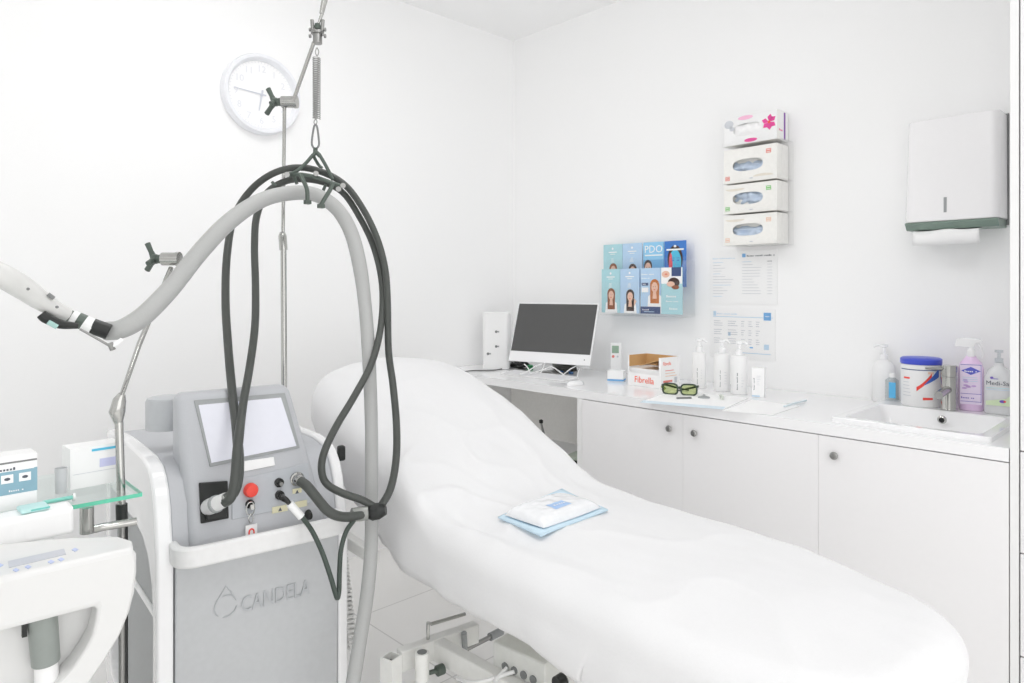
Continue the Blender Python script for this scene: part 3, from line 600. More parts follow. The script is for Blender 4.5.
# small things near glasses
o = MB().box(-.03, .03, -.006, .006, 0, .008, GREYM).build('small_tool', None, .002); o.location = cloc(684, 399); o.rotation_euler = (0,0,-.6); tag(o, 'thin grey tool lying in front of the safety glasses', 'tool')
o = MB().lathe([(.0001,0),(.025,0),(.022,.005),(.006,.009),(.004,.014),(.0001,.015)], GREYD).build('metal_disc'); o.location = cloc(704, 398); tag(o, 'small round grey metal disc right of the safety glasses', 'disc')
o = MB().tube([(-.04,0,.007),(0,.0,.01),(.04,.006,.008)], [.004,.008,.006], mat('pale_green_tool', (212, 218, 208), .4), 10).build('applicator'); o.location = cloc(722, 399); o.rotation_euler = (0,0,.5); tag(o, 'pale plastic applicator on the papers in front of the bottles', 'applicator')
# paper sheets and pen
EDGEB = mat('very_pale_blue_edge', (218, 232, 242), .8)
def flat(name, quadpx, z, m_, label, cat, th=.001, grp=None):
    ps = [onz(x, y, z) for x, y in quadpx]; b = MB(); b.hexa([(p.x,p.y,z) for p in ps], [(p.x,p.y,z+th) for p in ps], m_); o = centred(b.build(name)); return tag(o, label, cat, grp)
flat('paper_sheet', [(640, 402.5), (723, 409.5), (748, 398), (672, 391)], CT, PAPER, 'pale blue edged sheet of paper under the safety glasses', 'paper')
flat('paper_sheet', [(722, 411), (772, 415), (800, 406), (752, 400)], CT, PAPER, 'blank white sheet of paper on the worktop beside the pen', 'paper')
o = MB().tube([cz_(784, 408, .006), cz_(792, 405.5, .006), cz_(806, 402, .006)], [.003,.0045,.004], mat('pen_blue', (222, 234, 240), .3), 10, smooth=False).build('pen'); centred(o); tag(o, 'pale blue pen at the corner of the blank sheet', 'pen')

q_ = [onz(x, y, CT+.0012) for x, y in ((640, 402.5), (723, 409.5), (725.5, 407), (643.5, 400.3))]; ps_o = bpy.data.objects['paper_sheet']
b = MB(); b.hexa([p - ps_o.location for p in q_], [p - ps_o.location + Vector((0,0,.0004)) for p in q_], EDGEB); b.build('blue_edge', ps_o)
# things around the sink
def sprayer(o, hb, r, m_):
    b = MB(); b.lathe([(.0001,hb-.004),(.013,hb-.004),(.013,hb+.018),(.009,hb+.022),(.009,hb+.03),(.0001,hb+.031)], m_)
    b.prism([(-.052,hb+.028),(-.046,hb+.052),(-.02,hb+.058),(.03,hb+.054),(.036,hb+.046),(.012,hb+.040),(.010,hb+.026),(-.008,hb+.026)][::-1], -.009, .009, m_, 'y'); b.build('spray_head', o, .002)
    MB().tube([(.020,0,hb+.043),(.030,0,hb+.028),(.036,0,hb+.008),(.034,0,hb-.006)], [.005,.005,.004,.003], m_, 8).build('trigger', o)
zr = ZT + .0165
def sloc(px, py, z): p = onz(px, py, z); return Vector((p.x, p.y, z))
# pump bottle of white behind, small blue-labelled bottle
SX = XR - .06
def behind(px, x, z=CT): a = pt(px, 300, 1); d = x/a.x; q = pt(px, 300, d); return (q.x, q.y, z)
o = thing('soap_bottle', 'tall white pump soap bottle against the wall left of the tub', 'bottle', behind(884, 2.865), -PI/2)
MB().lathe([(.038,0),(.041,.005),(.041,.13),(.034,.15),(.014,.165),(.0001,.165)], WHITE, sy=.6).build('body', o); b = MB(); b.lathe([(.0001,.165),(.014,.165),(.014,.185),(.006,.187),(.006,.21),(.014,.212),(.014,.222),(.0001,.224)], WHITEG); b.tube([(0,0,.218),(-.02,-.005,.219),(-.035,-.01,.212)], .005, WHITEG, 8); b.build('pump', o)
o = thing('hand_gel_bottle', 'small clear bottle with bright blue label standing left of the tub', 'bottle', behind(892, 2.80), -PI/2)
b = MB(); b.lathe([(.02,0),(.023,.004),(.023,.095),(.010,.105),(.0001,.105)], CLEARP, sy=.6); b.build('body', o); MB().box(-.006, .017, -.0155, -.0145, .03, .088, mat('bright_blue_label', (96, 184, 232), .5)).marks(3, .02, (.009, -.0156, .045), PAPER, ux=(0,0,1), uy=(-1,0,0), lift=-.0005).build('label', o)
MB().lathe([(.009,.105),(.009,.120),(.0001,.121)], WHITE).build('cap', o)
# tub
r_ = .064; p = behind(921, 2.785)
o = thing('wipes_tub', 'white round tub of wipes with blue lid and red-blue swoosh behind tap', 'tub', (p[0], p[1], zr), -PI/2+.25)
MB().lathe([(r_-.004,0),(r_,.006),(r_,.148),(r_-.003,.150),(.0001,.150)], WHITE, seg=48).build('body', o)
MB().lathe([(r_+.001,.150),(r_+.002,.152),(r_+.002,.168),(r_-.004,.172),(.0001,.172)], mat('royal_blue_plastic', (72, 88, 208), .35), seg=48).build('lid', o)
b = MB(); TB = mat('swoosh_blue', (70, 110, 196), .5)
def cyq(b, pts_, m_, rr=r_+.0008):
    b.add([(rr*math.sin(a), -rr*math.cos(a), z) for a, z in pts_], [tuple(range(len(pts_)))], m_)
def strip(b, a0, a1, f0, f1, m_, n=10, rr=r_+.0008):
    for k in range(n):
        t0, t1 = k/n, (k+1)/n; A0, A1 = a0+(a1-a0)*t0, a0+(a1-a0)*t1; cyq(b, [(A0, f0(t0)), (A1, f0(t1)), (A1, f1(t1)), (A0, f1(t0))], m_, rr)
strip(b, -1.2, 1.2, lambda t: .130, lambda t: .133, NAVY, 16)
strip(b, -.2, .55, lambda t: .056+.045*t, lambda t: .072+.05*t**1.3, RED); strip(b, .15, 1.0, lambda t: .078+.03*t, lambda t: .080+.06*t, TB, rr=r_+.0012)
strip(b, -.95, -.55, lambda t: .098, lambda t: .104, RED); strip(b, .1, .6, lambda t: .026+.002*t, lambda t: .035, RED)
for q in range(5): strip(b, -1.0, -.6+.03*q, lambda t: .085-.012*q, lambda t: .087-.012*q, PAPG, 3)
strip(b, .35, .65, lambda t: .118, lambda t: .126, PORN, 3)
b.build('label', o)
# purple spray
LIL = mat('lilac_liquid', (236, 208, 240), .3, coat=.3); VIO = mat('violet_print', (116, 92, 190), .5)
o = thing('spray_bottle', 'lilac disinfectant spray bottle with violet label right of the tap', 'spray bottle', behind(971, 2.79, zr), -PI/2+.2); o.scale = (.94, .94, 1.06)
MB().lathe([(.035,0),(.040,.006),(.040,.135),(.034,.155),(.018,.172),(.014,.178),(.0001,.178)], LIL, sy=.62).build('body', o)
b = MB(); e = -.0262; b.box(-.034, .034, e, e+.008, .022, .152, mat('lilac_label', (236, 222, 244), .5)); e -= .0005
b.add([(-.030,e,.130),(0,e,.117),(.030,e,.130),(0,e,.143)],[(0,1,2,3)],mat('logo_blue', (96,100,205), .5)); b.marks(7, .013, (0, e-.0003, .126), PAPER, align='CENTER')
for z0, z1 in ((.149,.1505),(.055,.0565),(.03,.0315)): b.quad(-.032,.032,z0,z1,e,VIO)
b.quad(.030,.0315,.03,.15,e,VIO); b.marks(8, .012, (-.03, e, .040), VIO)
for q in range(7): b.ell(-.02+random.random()*.03, .072+random.random()*.028, .008, .003, e, mat('lilac_flower', (204, 170, 224), .5), 8)
for q in range(3): b.quad(-.026, .02, .108-q*.006, .1095-q*.006, e, LBLUEP)
b.build('label', o); sprayer(o, .178, .04, WHITEG)
# clear bottle
o = thing('sanitiser_bottle', 'clear sanitiser bottle with pale green label beside the tall unit', 'bottle', behind(999, 2.775, zr), -PI/2+.1)
MB().lathe([(.038,0),(.042,.006),(.042,.12),(.030,.148),(.014,.160),(.012,.172),(.0001,.172)], mat('milky_clear_plastic', (245, 246, 247), .2, trans=.25, coat=.3), sy=.6).build('body', o)
b = MB(); e = -.0268; b.text('Medi-San', .020, (-.034, e, .098), INK); b.quad(-.022,.0,.118,.120,e,VIO); b.ell(-.018,.123,.005,.003,e,VIO,8); b.quad(-.034,.034,.088,.0895,e,mat('aqua_print', (180,222,232), .6)); b.quad(-.034,.034,.082,.0835,e,LBLUEP)
b.add([(-.034,e,.03),(.034,e,.03),(.034,e,.066),(.02,e,.054),(-.034,e,.044)],[(0,1,2,3,4)],mat('pale_green_print', (216,232,196), .6)); b.ell(.012,.045,.009,.005,e-.0003,VIO,12); b.ell(.018,.045,.004,.003,e-.0005,RED,10)
b.build('label', o); MB().lathe([(.0001,.172),(.012,.172),(.012,.186),(.005,.188),(.005,.204),(.012,.206),(.012,.214),(.0001,.215)], CLEARP).build('pump', o)
# tap
tp = sloc(949, 407, zr); tp = behind(949, 2.74, zr)
o = thing('mixer_tap', 'chrome single-lever mixer tap on the back rim of the sink', 'tap', tp, -PI/2)
MB().lathe([(.0001,0),(.026,0),(.027,.004),(.0255,.006),(.0255,.115),(.0001,.115)], CHR, seg=36).build('body', o)
MB().lathe([(.0001,.117),(.0255,.117),(.0255,.152),(.023,.155),(.0001,.155)], CHR, seg=36).build('lever_cap', o)
MB().tube([(-.01,-.01,.142),(-.035,-.035,.144),(-.058,-.055,.144)], [.006,.005,.004], CHR, 10).build('lever', o)
MB().tube([(0,-.015,.072),(0,-.07,.070),(0,-.125,.064)], [.014,.0135,.013], CHR, 16).build('spout', o)

# ================================================================ THINGS IN THE KNEE SPACE
o = thing('equipment_drawer_unit', 'low white drawer unit with dark device on top in the knee space', 'drawer unit', (2.32, 2.22, 0), -PI/2)
# standing under the worktop; local x to picture right
MB().box(-.30, .22, 0, .42, 0.0, .52, LAM).build('body', o, .003)
MB().box(-.27, .19, -.012, 0, .27, .50, LAMG).build('drawer', o, .002)
MB().box(-.27, .19, -.012, 0, .03, .26, LAMG).build('drawer', o, .002)
p = plane(566, 459, (1,0), 2.62)
o = thing('network_box', 'grey green device with dark slot standing in the knee space', 'electronic unit', (*onz(571, 468, .5205)[:2], .5205), -PI/2+.2)
MB().box(-.04, .06, 0, .16, 0, .05, mat('device_grey', (176,184,172), .5)).build('case', o, .004); MB().box(.0, .045, -.001, .0, .012, .038, BLACK).build('slot', o)
o = thing('hand_lamp', 'slim dark-tipped rod standing upright in the shaded knee space', 'rod', (*onz(547, 444, .5205)[:2], .5205))
q1 = pt(541, 420, 3.55); q2 = pt(547, 444, 3.50)
MB().tube([(-.0,0,0),(-.012,.012,.05),(-.022,.022,.115)], [.005,.007,.005], STEEL, 10).build('stem', o); MB().lathe([(.0001,.11),(.010,.11),(.011,.125),(.0001,.13)], BLACK, (-.022,.022,0)).build('tip', o)

# ================================================================ TREATMENT COUCH
BO = (1.278, .294); BR = math.radians(-5.75); BL = 2.09; BW = .325
BF = Frame(BO, -5.75)
BP = [(-.2,.722),(.95,.722),(1.06,.720),(1.13,.735),(1.202,.765),(1.356,.836),(1.539,.930),(1.70,.998),(1.854,1.046),(1.97,1.052),(2.3,1.02)]
def base0(y):
    for (a, za), (b_, zb2) in zip(BP, BP[1:]):
        if y <= b_: return za+(zb2-za)*(y-a)/(b_-a)
    return BP[-1][1]
def base(y): return sum(base0(y+d) for d in (-.04, -.02, 0, .02, .04))/5
def sag(x, y):
    w_ = max(0, min(1, (y-1.25)/.65)); w_ = w_*w_*(3-2*w_); return -.66*(x-.07)**2*w_
bed = thing('treatment_couch', 'white adjustable treatment couch frame standing beneath the white sheet', 'couch', (*BO, 0), BR)
# mattress sections (inside the sheet)
MB().prism(rrect(-BW+.075, BW-.075, .13, 1.08, .16), .60, .695, VINYL, 'z').build('mattress', bed, .01)
b = MB(); b.hexa([(-BW+.08,1.10,.60),(BW-.08,1.10,.60),(BW-.10,1.85,.83),(-BW+.10,1.85,.83)], [(-BW+.08,1.10,.68),(BW-.08,1.10,.68),(BW-.10,1.85,.90),(-BW+.10,1.85,.90)], VINYL); b.build('backrest', bed, .02)
# sheet
sh = MB(); NA, NB_ = 110, 260; vs = []; fs = []
r0 = .80
def hem(x, y):
    h_ = .553 + .032*max(0, min(1, (y-.95)/.35)) + .012*math.sin(y*9+1) + .008*noise.noise(Vector((y*5, x*3, 2)))
    if x < 0: up = max(0, y-1.38)
    else: up = max(0, y-1.15)
    return min(h_ + up*.42, base(y)-.11)
for j in range(NB_+1):
    bb = -1 + 2*j/NB_
    # denser sampling at both ends
    bb = math.copysign(1-(1-abs(bb))**1.0, bb)
    for i in range(NA+1):
        aa = -1+2*i/NA; r = max(abs(aa), abs(bb), 1e-6)
        nx = 4.5 if bb > 0 else 3.8
        nrm = max(1e-6, (abs(aa)**nx+abs(bb)**nx)**(1/nx)); qx, qy = aa/nrm, bb/nrm
        inn = .055
        if r <= r0: k_ = r/r0; x = qx*(BW-inn)*k_; yy = qy*(BL/2-inn)*k_; dz = 0; sk = 0
        else:
            t_ = (r-r0)/(1-r0)
            if t_ < .5: an = t_/.5*PI/2; i2 = inn*(1-math.sin(an)); dz = -inn*(1-math.cos(an)); sk = 0
            else: i2 = 0; dz = -inn; sk = (t_-.5)/.5
            x = qx*(BW-i2); yy = qy*(BL/2-i2)
        y = yy + BL/2 + .02; crown = .012*(1-(x/BW)**2)
        z = base(y) + sag(x, y) + dz + crown
        # head end: soft pillow-like rounding
        pass
        z -= .016*max(0, (.45-y)/.45)**2.2
        z += 0
        out = Vector((qx, qy*.6, 0)).normalized()
        if sk > 0:
            zh = hem(x, y); z = z*(1-sk) + zh*sk
            fl = .014*sk*math.sin(PI*min(1, sk*1.0)) - .020*sk*sk - (.014*sk if (x > .1 or y < .3) else 0)
            wob = .012*noise.noise(Vector((x*6, y*7, sk*1.2))) + .006*noise.noise(Vector((x*15, y*16, 3+sk)))
            x += out.x*(fl+wob*sk); y += out.y*(fl+wob*sk)
        # wrinkles
        n1 = noise.noise(Vector((x*3.1, y*2.2, .5))); n2 = noise.noise(Vector((x*9-y*4, y*5+x*3, 1.7))); n3 = noise.noise(Vector((x*22+y*9, y*10-x*9, 4.2)))
        ridge = 1-abs(noise.noise(Vector((x*5+y*3.5, y*4.5-x*5, 9.3))))*2
        near_h = math.exp(-((y-1.2)/.28)**2); nside = max(0, min(1, (-x/BW+.2)))
        amp = 1 + 1.2*near_h + .6*(y > 1.2)
        dzw = .005*n1*amp + .0042*n2*amp + .0014*n3 + (.014*max(0, ridge)**3)*near_h*(.35+nside) + (.006*max(0, 1-abs(noise.noise(Vector((x*3.2-y*2.4, y*2.8+x*2, 5.1))))*3)**2)
        # deep fold running from hinge along near side
        fold = math.exp(-(((x+.235) - .10*(1.15-y))/.035)**2)*math.exp(-((y-.98)/.22)**2)
        dzw -= .020*fold
        puff = math.exp(-((x+.29)/.07)**2)*math.exp(-((y-1.22)/.13)**2); 
        z += dzw*(1-sk*.9) ; x -= .016*puff*(.4+sk*.6); z += .012*puff*(1-sk)
        # soft end bulge at the foot
        if sk > .0 and bb < -.5: y += .006*math.sin(x*38)*sk + .035*sk*sk
        vs.append((x, y, z))
for j in range(NB_):
    for i in range(NA): a = j*(NA+1)+i; fs.append((a, a+1, a+NA+2, a+NA+1))
sh.add(vs, fs, SHEET); sho = sh.build('bed_sheet', None, sharp=180)
sho.location = (*BO, 0); sho.rotation_euler = (0, 0, BR); tag(sho, 'creased white disposable sheet covering the whole treatment couch', 'sheet')
sd = sho.modifiers.new('t', 'SOLIDIFY'); sd.thickness = .002; sd.offset = 1

# undercarriage (part of the couch)
def bl(px, py, z): return BF.loc(onz(px, py, z))
zf = .36
def beam(b, p, q, w_, h_, m_=FRAMEW):
    p = Vector(p); q = Vector(q); d = (q-p); d.z = 0; d.normalize(); n_ = Vector((-d.y, d.x, 0))*w_/2
    b.hexa([p-n_-Vector((0,0,h_)), q-n_-Vector((0,0,h_)), q+n_-Vector((0,0,h_)), p+n_-Vector((0,0,h_))], [p-n_, q-n_, q+n_, p+n_], m_)
P1 = bl(399, 650, zf); P2 = bl(476, 622, zf); P3 = bl(430, 634, zf); P4 = bl(520, 683, zf); P5 = bl(388, 654, zf)
b = MB(); beam(b, P1, P2, .032, .055); b.build('cross_beam', bed, .003)
b = MB(); beam(b, P3-Vector((0,0,.002)), P3+(P4-P3)*1.6-Vector((0,0,.002)), .035, .055); b.build('side_beam', bed, .003)
b = MB(); 
q = bl(391, 656, zf+.01); b.ring([(-.02,-.02),(.02,-.02),(.02,.02),(-.02,.02)], [(-.016,-.016),(.016,-.016),(.016,.016),(-.016,.016)], 0, .12, FRAMEW); b.box(-.016,.016,.02,.118,-.016,.016,BLACK); o = b.build('beam_end', bed); o.rotation_euler = (-PI/2, 0, .35); o.location = q
p6 = bl(422, 652, zf+.01); MB().cyl(p6, p6-Vector((0,0,.075)), .019, FRAMEW).build('pivot_sleeve', bed, .002); MB().cyl(p6+Vector((0,0,.001)), p6-Vector((0,0,.003)), .013, GREYM).build('pivot_bolt', bed)
MB().cyl(p6-Vector((0,0,.075)), (p6.x, p6.y, .05), .013, STEEL).build('foot_rod', bed)
MB().cyl((p6.x, p6.y, .05), (p6.x, p6.y, 0.0), .03, BLACK).build('foot', bed)
p7 = p6 - Vector((0,0,.06)); MB().cyl(p7, p7+Vector((.05, -.01, 0)), .006, DGREEN).lathe([(.0001,-.01),(.014,-.01),(.014,.01),(.0001,.01)], DGREEN, (p7.x+.05,p7.y-.01,p7.z), 'x', 12).build('clamp_screw', bed)
r1 = bl(428, 639, zf); MB().tube([r1, r1+Vector((0,0,.045)), bl(429, 627, zf+.05)+Vector((.008,0,.006)), bl(465, 614, zf+.05)], .005, CHR, 8, smooth=False).build('guard_rod', bed)
a1 = bl(455, 655, .27); a2 = bl(490, 637, .27); b = MB(); b.cyl(a1, a2, .007, STEEL); b.cyl(a2-Vector((.0,0,0)), a2+(a2-a1).normalized()*.05, .012, GREYD); b.build('actuator_rod', bed)
MB().cyl(bl(464, 633, .36), bl(465, 650, .30), .008, GREYD).build('small_bolt', bed)
# control box with sockets
cb = bl(515, 655, .40); b = MB(); BXG = mat('control_box_grey', (222, 223, 219), .45)
c1 = bl(493, 641, .42); c2 = bl(545, 664, .42); dv = (c2-c1); dv.z = 0; L = dv.length; dv.normalize(); nv = Vector((dv.y, -dv.x, 0))
nv = -nv if nv.x < 0 else nv
qb = [c1, c1+dv*L, c1+dv*L+nv*.14, c1+nv*.14]
b.hexa([p-Vector((0,0,.085)) for p in qb], qb, BXG); b.build('control_box', bed, .004)
for k in range(4):
    pc_ = c1+dv*(L*(.25+.18*k))-Vector((0,0,.05)); MB().cyl(pc_, pc_-nv*.004, .010, GREYM, seg=12).build('socket', bed)
b = MB(); b.tube([c1+dv*L*.3-Vector((0,0,.05))-nv*.004, c1+dv*L*.3-Vector((0,0,.07))-nv*.05, c1+dv*L*.6-Vector((0,0,.1))-nv*.06, c1+dv*L*.9-Vector((0,0,.16))], .005, WHITE, 8); b.tube([c1+dv*L*.45-Vector((0,0,.05))-nv*.004, c1-Vector((0,0,.08))-nv*.06, c1-dv*.1-Vector((0,0,.12))-nv*.03], .005, WHITE, 8); b.build('control_cable', bed)
# base: feet and columns (mostly outside the frame) so that the couch stands
b = MB(); b.box(-.08, .25, .35, .43, .03, .09, FRAMEW); b.box(-.08, .25, 1.25, 1.33, .03, .09, FRAMEW); b.box(.06, .12, .35, 1.33, .03, .09, FRAMEW); b.build('base_frame', bed, .004)
for x in (-.05, .22):
    for y in (.39, 1.29): MB().cyl((x, y, 0), (x, y, .03), .025, BLACK).build('foot', bed)
MB().box(.03, .15, .72, .92, .09, .50, FRAMEW).build('lifting_column', bed, .006)
b = MB(); e1, e2 = BF.loc(pt(330, 523, 2.02)), BF.loc(pt(376, 552, 1.93)); beam(b, e1, e2, .03, .035); b.build('backrest_frame', bed, .003)
MB().box(-.20, .20, .15, 1.10, .50, .535, FRAMEW).box(-.20, -.16, .15, 1.10, .535, .60, FRAMEW).box(.16, .20, .15, 1.10, .535, .60, FRAMEW).build('upper_frame', bed, .003)
pk = bl(563, 681, .45); MB().lathe([(.0001,0),(.016,0),(.018,.02),(.010,.028),(.0001,.03)], BLACK, (pk.x-.02, pk.y, pk.z), 'x', 20).build('knob', bed)

# pad and wipes pack on the sheet
zp = .738
pq = [onz(x, y, zp) for x, y in ((498, 518), (541, 537), (608, 512), (562, 491))]
n_ = (pq[1]-pq[0]); b = MB(); NN = 12; vs = []; fs = []
BLUEPAD = mat('pale_blue_pad', (203, 226, 240), .6, bump=.2, scale=50)
for j in range(NN+1):
    for i in range(NN+1):
        u, v_ = i/NN, j/NN; p = (pq[0]*(1-u)+pq[1]*u)*(1-v_) + (pq[3]*(1-u)+pq[2]*u)*v_; q = BF.loc(p)
        vs.append((p.x, p.y, base(q.y)+.012*(1-(q.x/BW)**2)+.0075+.0015*math.sin(u*9)*math.sin(v_*7)))
for j in range(NN):
    for i in range(NN): a = j*(NN+1)+i; fs.append((a, a+1, a+NN+2, a+NN+1))
b.add(vs, fs, BLUEPAD); o = centred(b.build('underpad', sharp=180)); tag(o, 'pale blue folded pad lying on the white sheet under the packet', 'pad'); sd = o.modifiers.new('t', 'SOLIDIFY'); sd.thickness = .004; sd.offset = 1
pc = sum(pq, Vector())/4; ang = math.atan2(pq[2].y-pq[1].y, pq[2].x-pq[1].x)
LP = (pq[2]-pq[1]).length*.86; WP = (pq[1]-pq[0]).length*.84
zpk = sum(v[2] for v in vs)/len(vs)+.006; pc = pc - Vector((V[0], V[1], 0))*.012; PKW = mat('packet_white_film', (236, 237, 239), .25, coat=.3)
o = thing('wipes_packet', 'soft white packet of wipes with blue label lying on the bed', 'packet', (pc.x, pc.y, zpk), ang)
b = MB(); NN = 30; vs = []; fs = []
for side in (1, 0):
    for j in range(NN+1):
        for i in range(NN+1):
            u, v_ = -1+2*i/NN, -1+2*j/NN; h_ = (1-abs(u)**4)**.45*(1-abs(v_)**4)**.4; wr = .0025*noise.noise(Vector((u*5, v_*4, 7)))*(1-abs(u)**8) + .002*noise.noise(Vector((u*14, v_*3, 1)))*abs(u)
            vs.append((u*LP/2, v_*WP/2*(1-.05*abs(u)**2), (.003+.024*h_+wr) if side else 0.0+.001*(1-h_)))
nn = (NN+1)**2
for sidx in range(2):
    for j in range(NN):
        for i in range(NN): a = sidx*nn+j*(NN+1)+i; f = (a, a+1, a+NN+2, a+NN+1); fs.append(f if sidx == 0 else f[::-1])
bd = [(0, i) for i in range(NN+1)] + [(j, NN) for j in range(1, NN+1)] + [(NN, i) for i in range(NN-1, -1, -1)] + [(j, 0) for j in range(NN-1, 0, -1)]
bd = [j*(NN+1)+i for j, i in bd]
for k in range(len(bd)): a, c_ = bd[k], bd[(k+1) % len(bd)]; fs.append((a, nn+a, nn+c_, c_))
b.add(vs, fs, PKW); b.build('wrapper', o, sharp=60)
b = MB(); NX, NY = 10, 5; vs = []; fs = []
for j in range(NY+1):
    for i in range(NX+1):
        u, v_ = -.36+.54*i/NX, -.62+.5*j/NY; h_ = (1-abs(u)**4)**.45*(1-abs(v_)**4)**.4
        vs.append((u*LP/2, v_*WP/2, .003+.024*h_+.0025*noise.noise(Vector((u*5, v_*4, 7)))*(1-abs(u)**8)+.002*noise.noise(Vector((u*14, v_*3, 1)))*abs(u)+.0008))
for j in range(NY):
    for i in range(NX): a = j*(NX+1)+i; fs.append((a, a+1, a+NX+2, a+NX+1))
b.add(vs, fs, mat('packet_blue_label', (168, 198, 236), .4)); b.marks(5, .016, (-.030, -.032, .0285), PAPER, ux=(1,0,0), uy=(0,1,0), lift=.0006, sx=1.3); b.build('label', o, sharp=80)

# ================================================================ LASER MACHINE
M = Frame((.546, 1.699), -6.5)
lm = thing('laser_machine', 'grey and white floor-standing laser machine lettered CANDELA beside the bed', 'laser machine', (M.o[0], M.o[1], 0), M.r)
BT = .40
# core body
b = MB(); bo_ = [M.fx(x, y, -.002) for x, y in ((121, 430.5), (150, 449.5), (159, 457.5), (164.5, 467), (168, 481), (170.5, 505))]
b.prism([(p.y, p.z-.003) for p in bo_] + [(.006, .70), (.03, .62), (.03, .10), (.80, .10), (.82, .80)], -.003, .403, GREY, 'x'); b.build('body', lm, .003)
# base with castors
MB().box(.0, .41, .02, .80, .05, .10, GREYM).build('chassis', lm, .01)
for x in (.05, .36):
    for y in (.08, .72): MB().cyl((x-.015, y, .03), (x+.015, y, .03), .03, BLACK).box(x-.012, x+.012, y-.012, y+.012, .03, .055, GREYM).build('castor', lm)
# side shells traced from the photo on the plane x = 0 (left), mirrored to the right
osh = [M.fx(x, y, -.002) for x, y in ((119.5, 428), (135, 436), (150, 447.5), (159, 455.5), (165, 465), (169, 480), (171.5, 505))]
osh = [(p.y, p.z) for p in osh]
front = osh[-1][0]
outer = [(.70, osh[0][1]-.006), (.66, osh[0][1])] + osh[0:] + [(-.002, .70), (-.002, .10), (.03, .06), (.70, .06)]
outer[1:2] = []
inn_ = [M.fx(x, y, -.03) for x, y in ((126, 506), (137, 519), (146, 535), (152, 555), (156, 585), (158, 625))]
inner = [(max(p.y, .042), p.z) for p in inn_]
inner_lo = [(inner[-1][0], inner[-1][1]), (inner[-1][0]-.004, .30), (.12, .14), (.62, .14), (.64, .70)]
def shell(x0, x1, nm):
    # front arch of white: strip quads between outer and inner curve
    O = osh + [(-.002, .70), (-.002, .45), (-.002, .12), (.03, .06), (.83, .06), (.83, .40), (.832, osh[0][1]-.02)]
    I = [(.76, inner[0][1]+.01), (inner[0][0], inner[0][1])] + inner[1:] + [(.05, .30), (.055, .15), (.08, .13), (.74, .13), (.77, .30), (.77, .60)]
    # resample both to the same count by angle around the common centre
    n = 96; c_ = (.36, .40)
    def samp(poly, a):
        d = (math.cos(a), math.sin(a)); best = None
        for k in range(len(poly)):
            p, q = poly[k], poly[(k+1) % len(poly)]; ex, ez = q[0]-p[0], q[1]-p[1]; det = d[0]*(-ez)+d[1]*ex
            if abs(det) < 1e-9: continue
            rx, rz = p[0]-c_[0], p[1]-c_[1]; t_ = (rx*(-ez)+rz*ex)/det; u_ = (d[0]*rz-d[1]*rx)/det
            if t_ > 0 and -1e-6 <= u_ <= 1+1e-6 and (best is None or t_ > best): best = t_
        return (c_[0]+d[0]*best, c_[1]+d[1]*best)
    oo = [samp(O, 2*PI*k/n+.01) for k in range(n)]; ii = [samp(I, 2*PI*k/n+.01) for k in range(n)]
    b = MB(); b.ring(oo, ii, x0, x1, WHITEG); b.v = [(v[1], v[0], v[2]) for v in b.v]; return b.build(nm, lm, .007, sharp=30, seg=3)
shell(-.040, -.003, 'side_shell'); shell(.403, .430, 'side_shell')
b = MB(); b.box(-.016, -.004, .03, .80, .11, .70, GREYD); b.build('side_panel', lm)
s1, s2 = M.fx(138, 588, -.02), M.fx(157, 618, -.02)
b = MB(); b.tube([(-.018, s1.y+.25, s1.z+ (s1.z-s2.z)/(s1.y-s2.y)*.25), (-.018, max(.05, s2.y), s2.z)], .008, WHITE, 8, smooth=False); b.build('side_rib', lm)
# lower front panel
b = MB(); fp = [(.016,.12),(.394,.12),(.394,.70),(.016,.70)]; b.hexa([(.0,.004,.12),(.402,.004,.12),(.402,.03,.12),(.0,.03,.12)], [(.0,-.004,.70),(.402,-.004,.70),(.402,.03,.70),(.0,.03,.70)], GREYF); b.build('front_panel', lm, .004)
LET = mat('embossed_lettering', (184, 187, 190), .35)
ta = M.fy(241, 613, -.006); tb = M.fy(312, 592, -.006)
b = MB(); b.text('CANDELA', .056, (ta.x, -.003, ta.z), LET, uy=(0,-.012,1), sx=(tb.x-ta.x)/.262, lift=.002, depth=.0006)
lc = M.fy(226, 605, -.006); 
for a0, a1 in ((.3, 1.9), (2.4, 4.0), (4.5, 6.1)):
    b.tube([(lc.x+.026*math.cos(a), -.0035, lc.z-.004+.026*math.sin(a)) for a in [a0+(a1-a0)*k/8 for k in range(9)]], .0014, LET, 6)
b.tube([(lc.x-.022,-.0035,lc.z+.012),(lc.x-.006,-.0035,lc.z+.034),(lc.x,-.0035,lc.z+.046),(lc.x+.008,-.0035,lc.z+.034),(lc.x+.02,-.0035,lc.z+.014)], .0014, LET, 6, smooth=False)
b.build('lettering', lm)
# U handle
zh0, zh1 = .690, .738
b = MB(); out = [( -.012, .02), (-.012, -.02)] + [(-.012+.05-.05*math.cos(t), -.02-.045*math.sin(t)) for t in [PI/2*k/6 for k in range(1, 7)]] + [(.412-.05+.05*math.sin(t), -.02-.045*math.cos(t)) for t in [PI/2*k/6 for k in range(0, 7)]] + [(.412, .02)]
inn = [(.008, .02), (.008, -.014)] + [(.008+.034-.034*math.cos(t), -.014-.032*math.sin(t)) for t in [PI/2*k/6 for k in range(1, 7)]] + [(.392-.034+.034*math.sin(t), -.014-.032*math.cos(t)) for t in [PI/2*k/6 for k in range(0, 7)]] + [(.392, .02)]
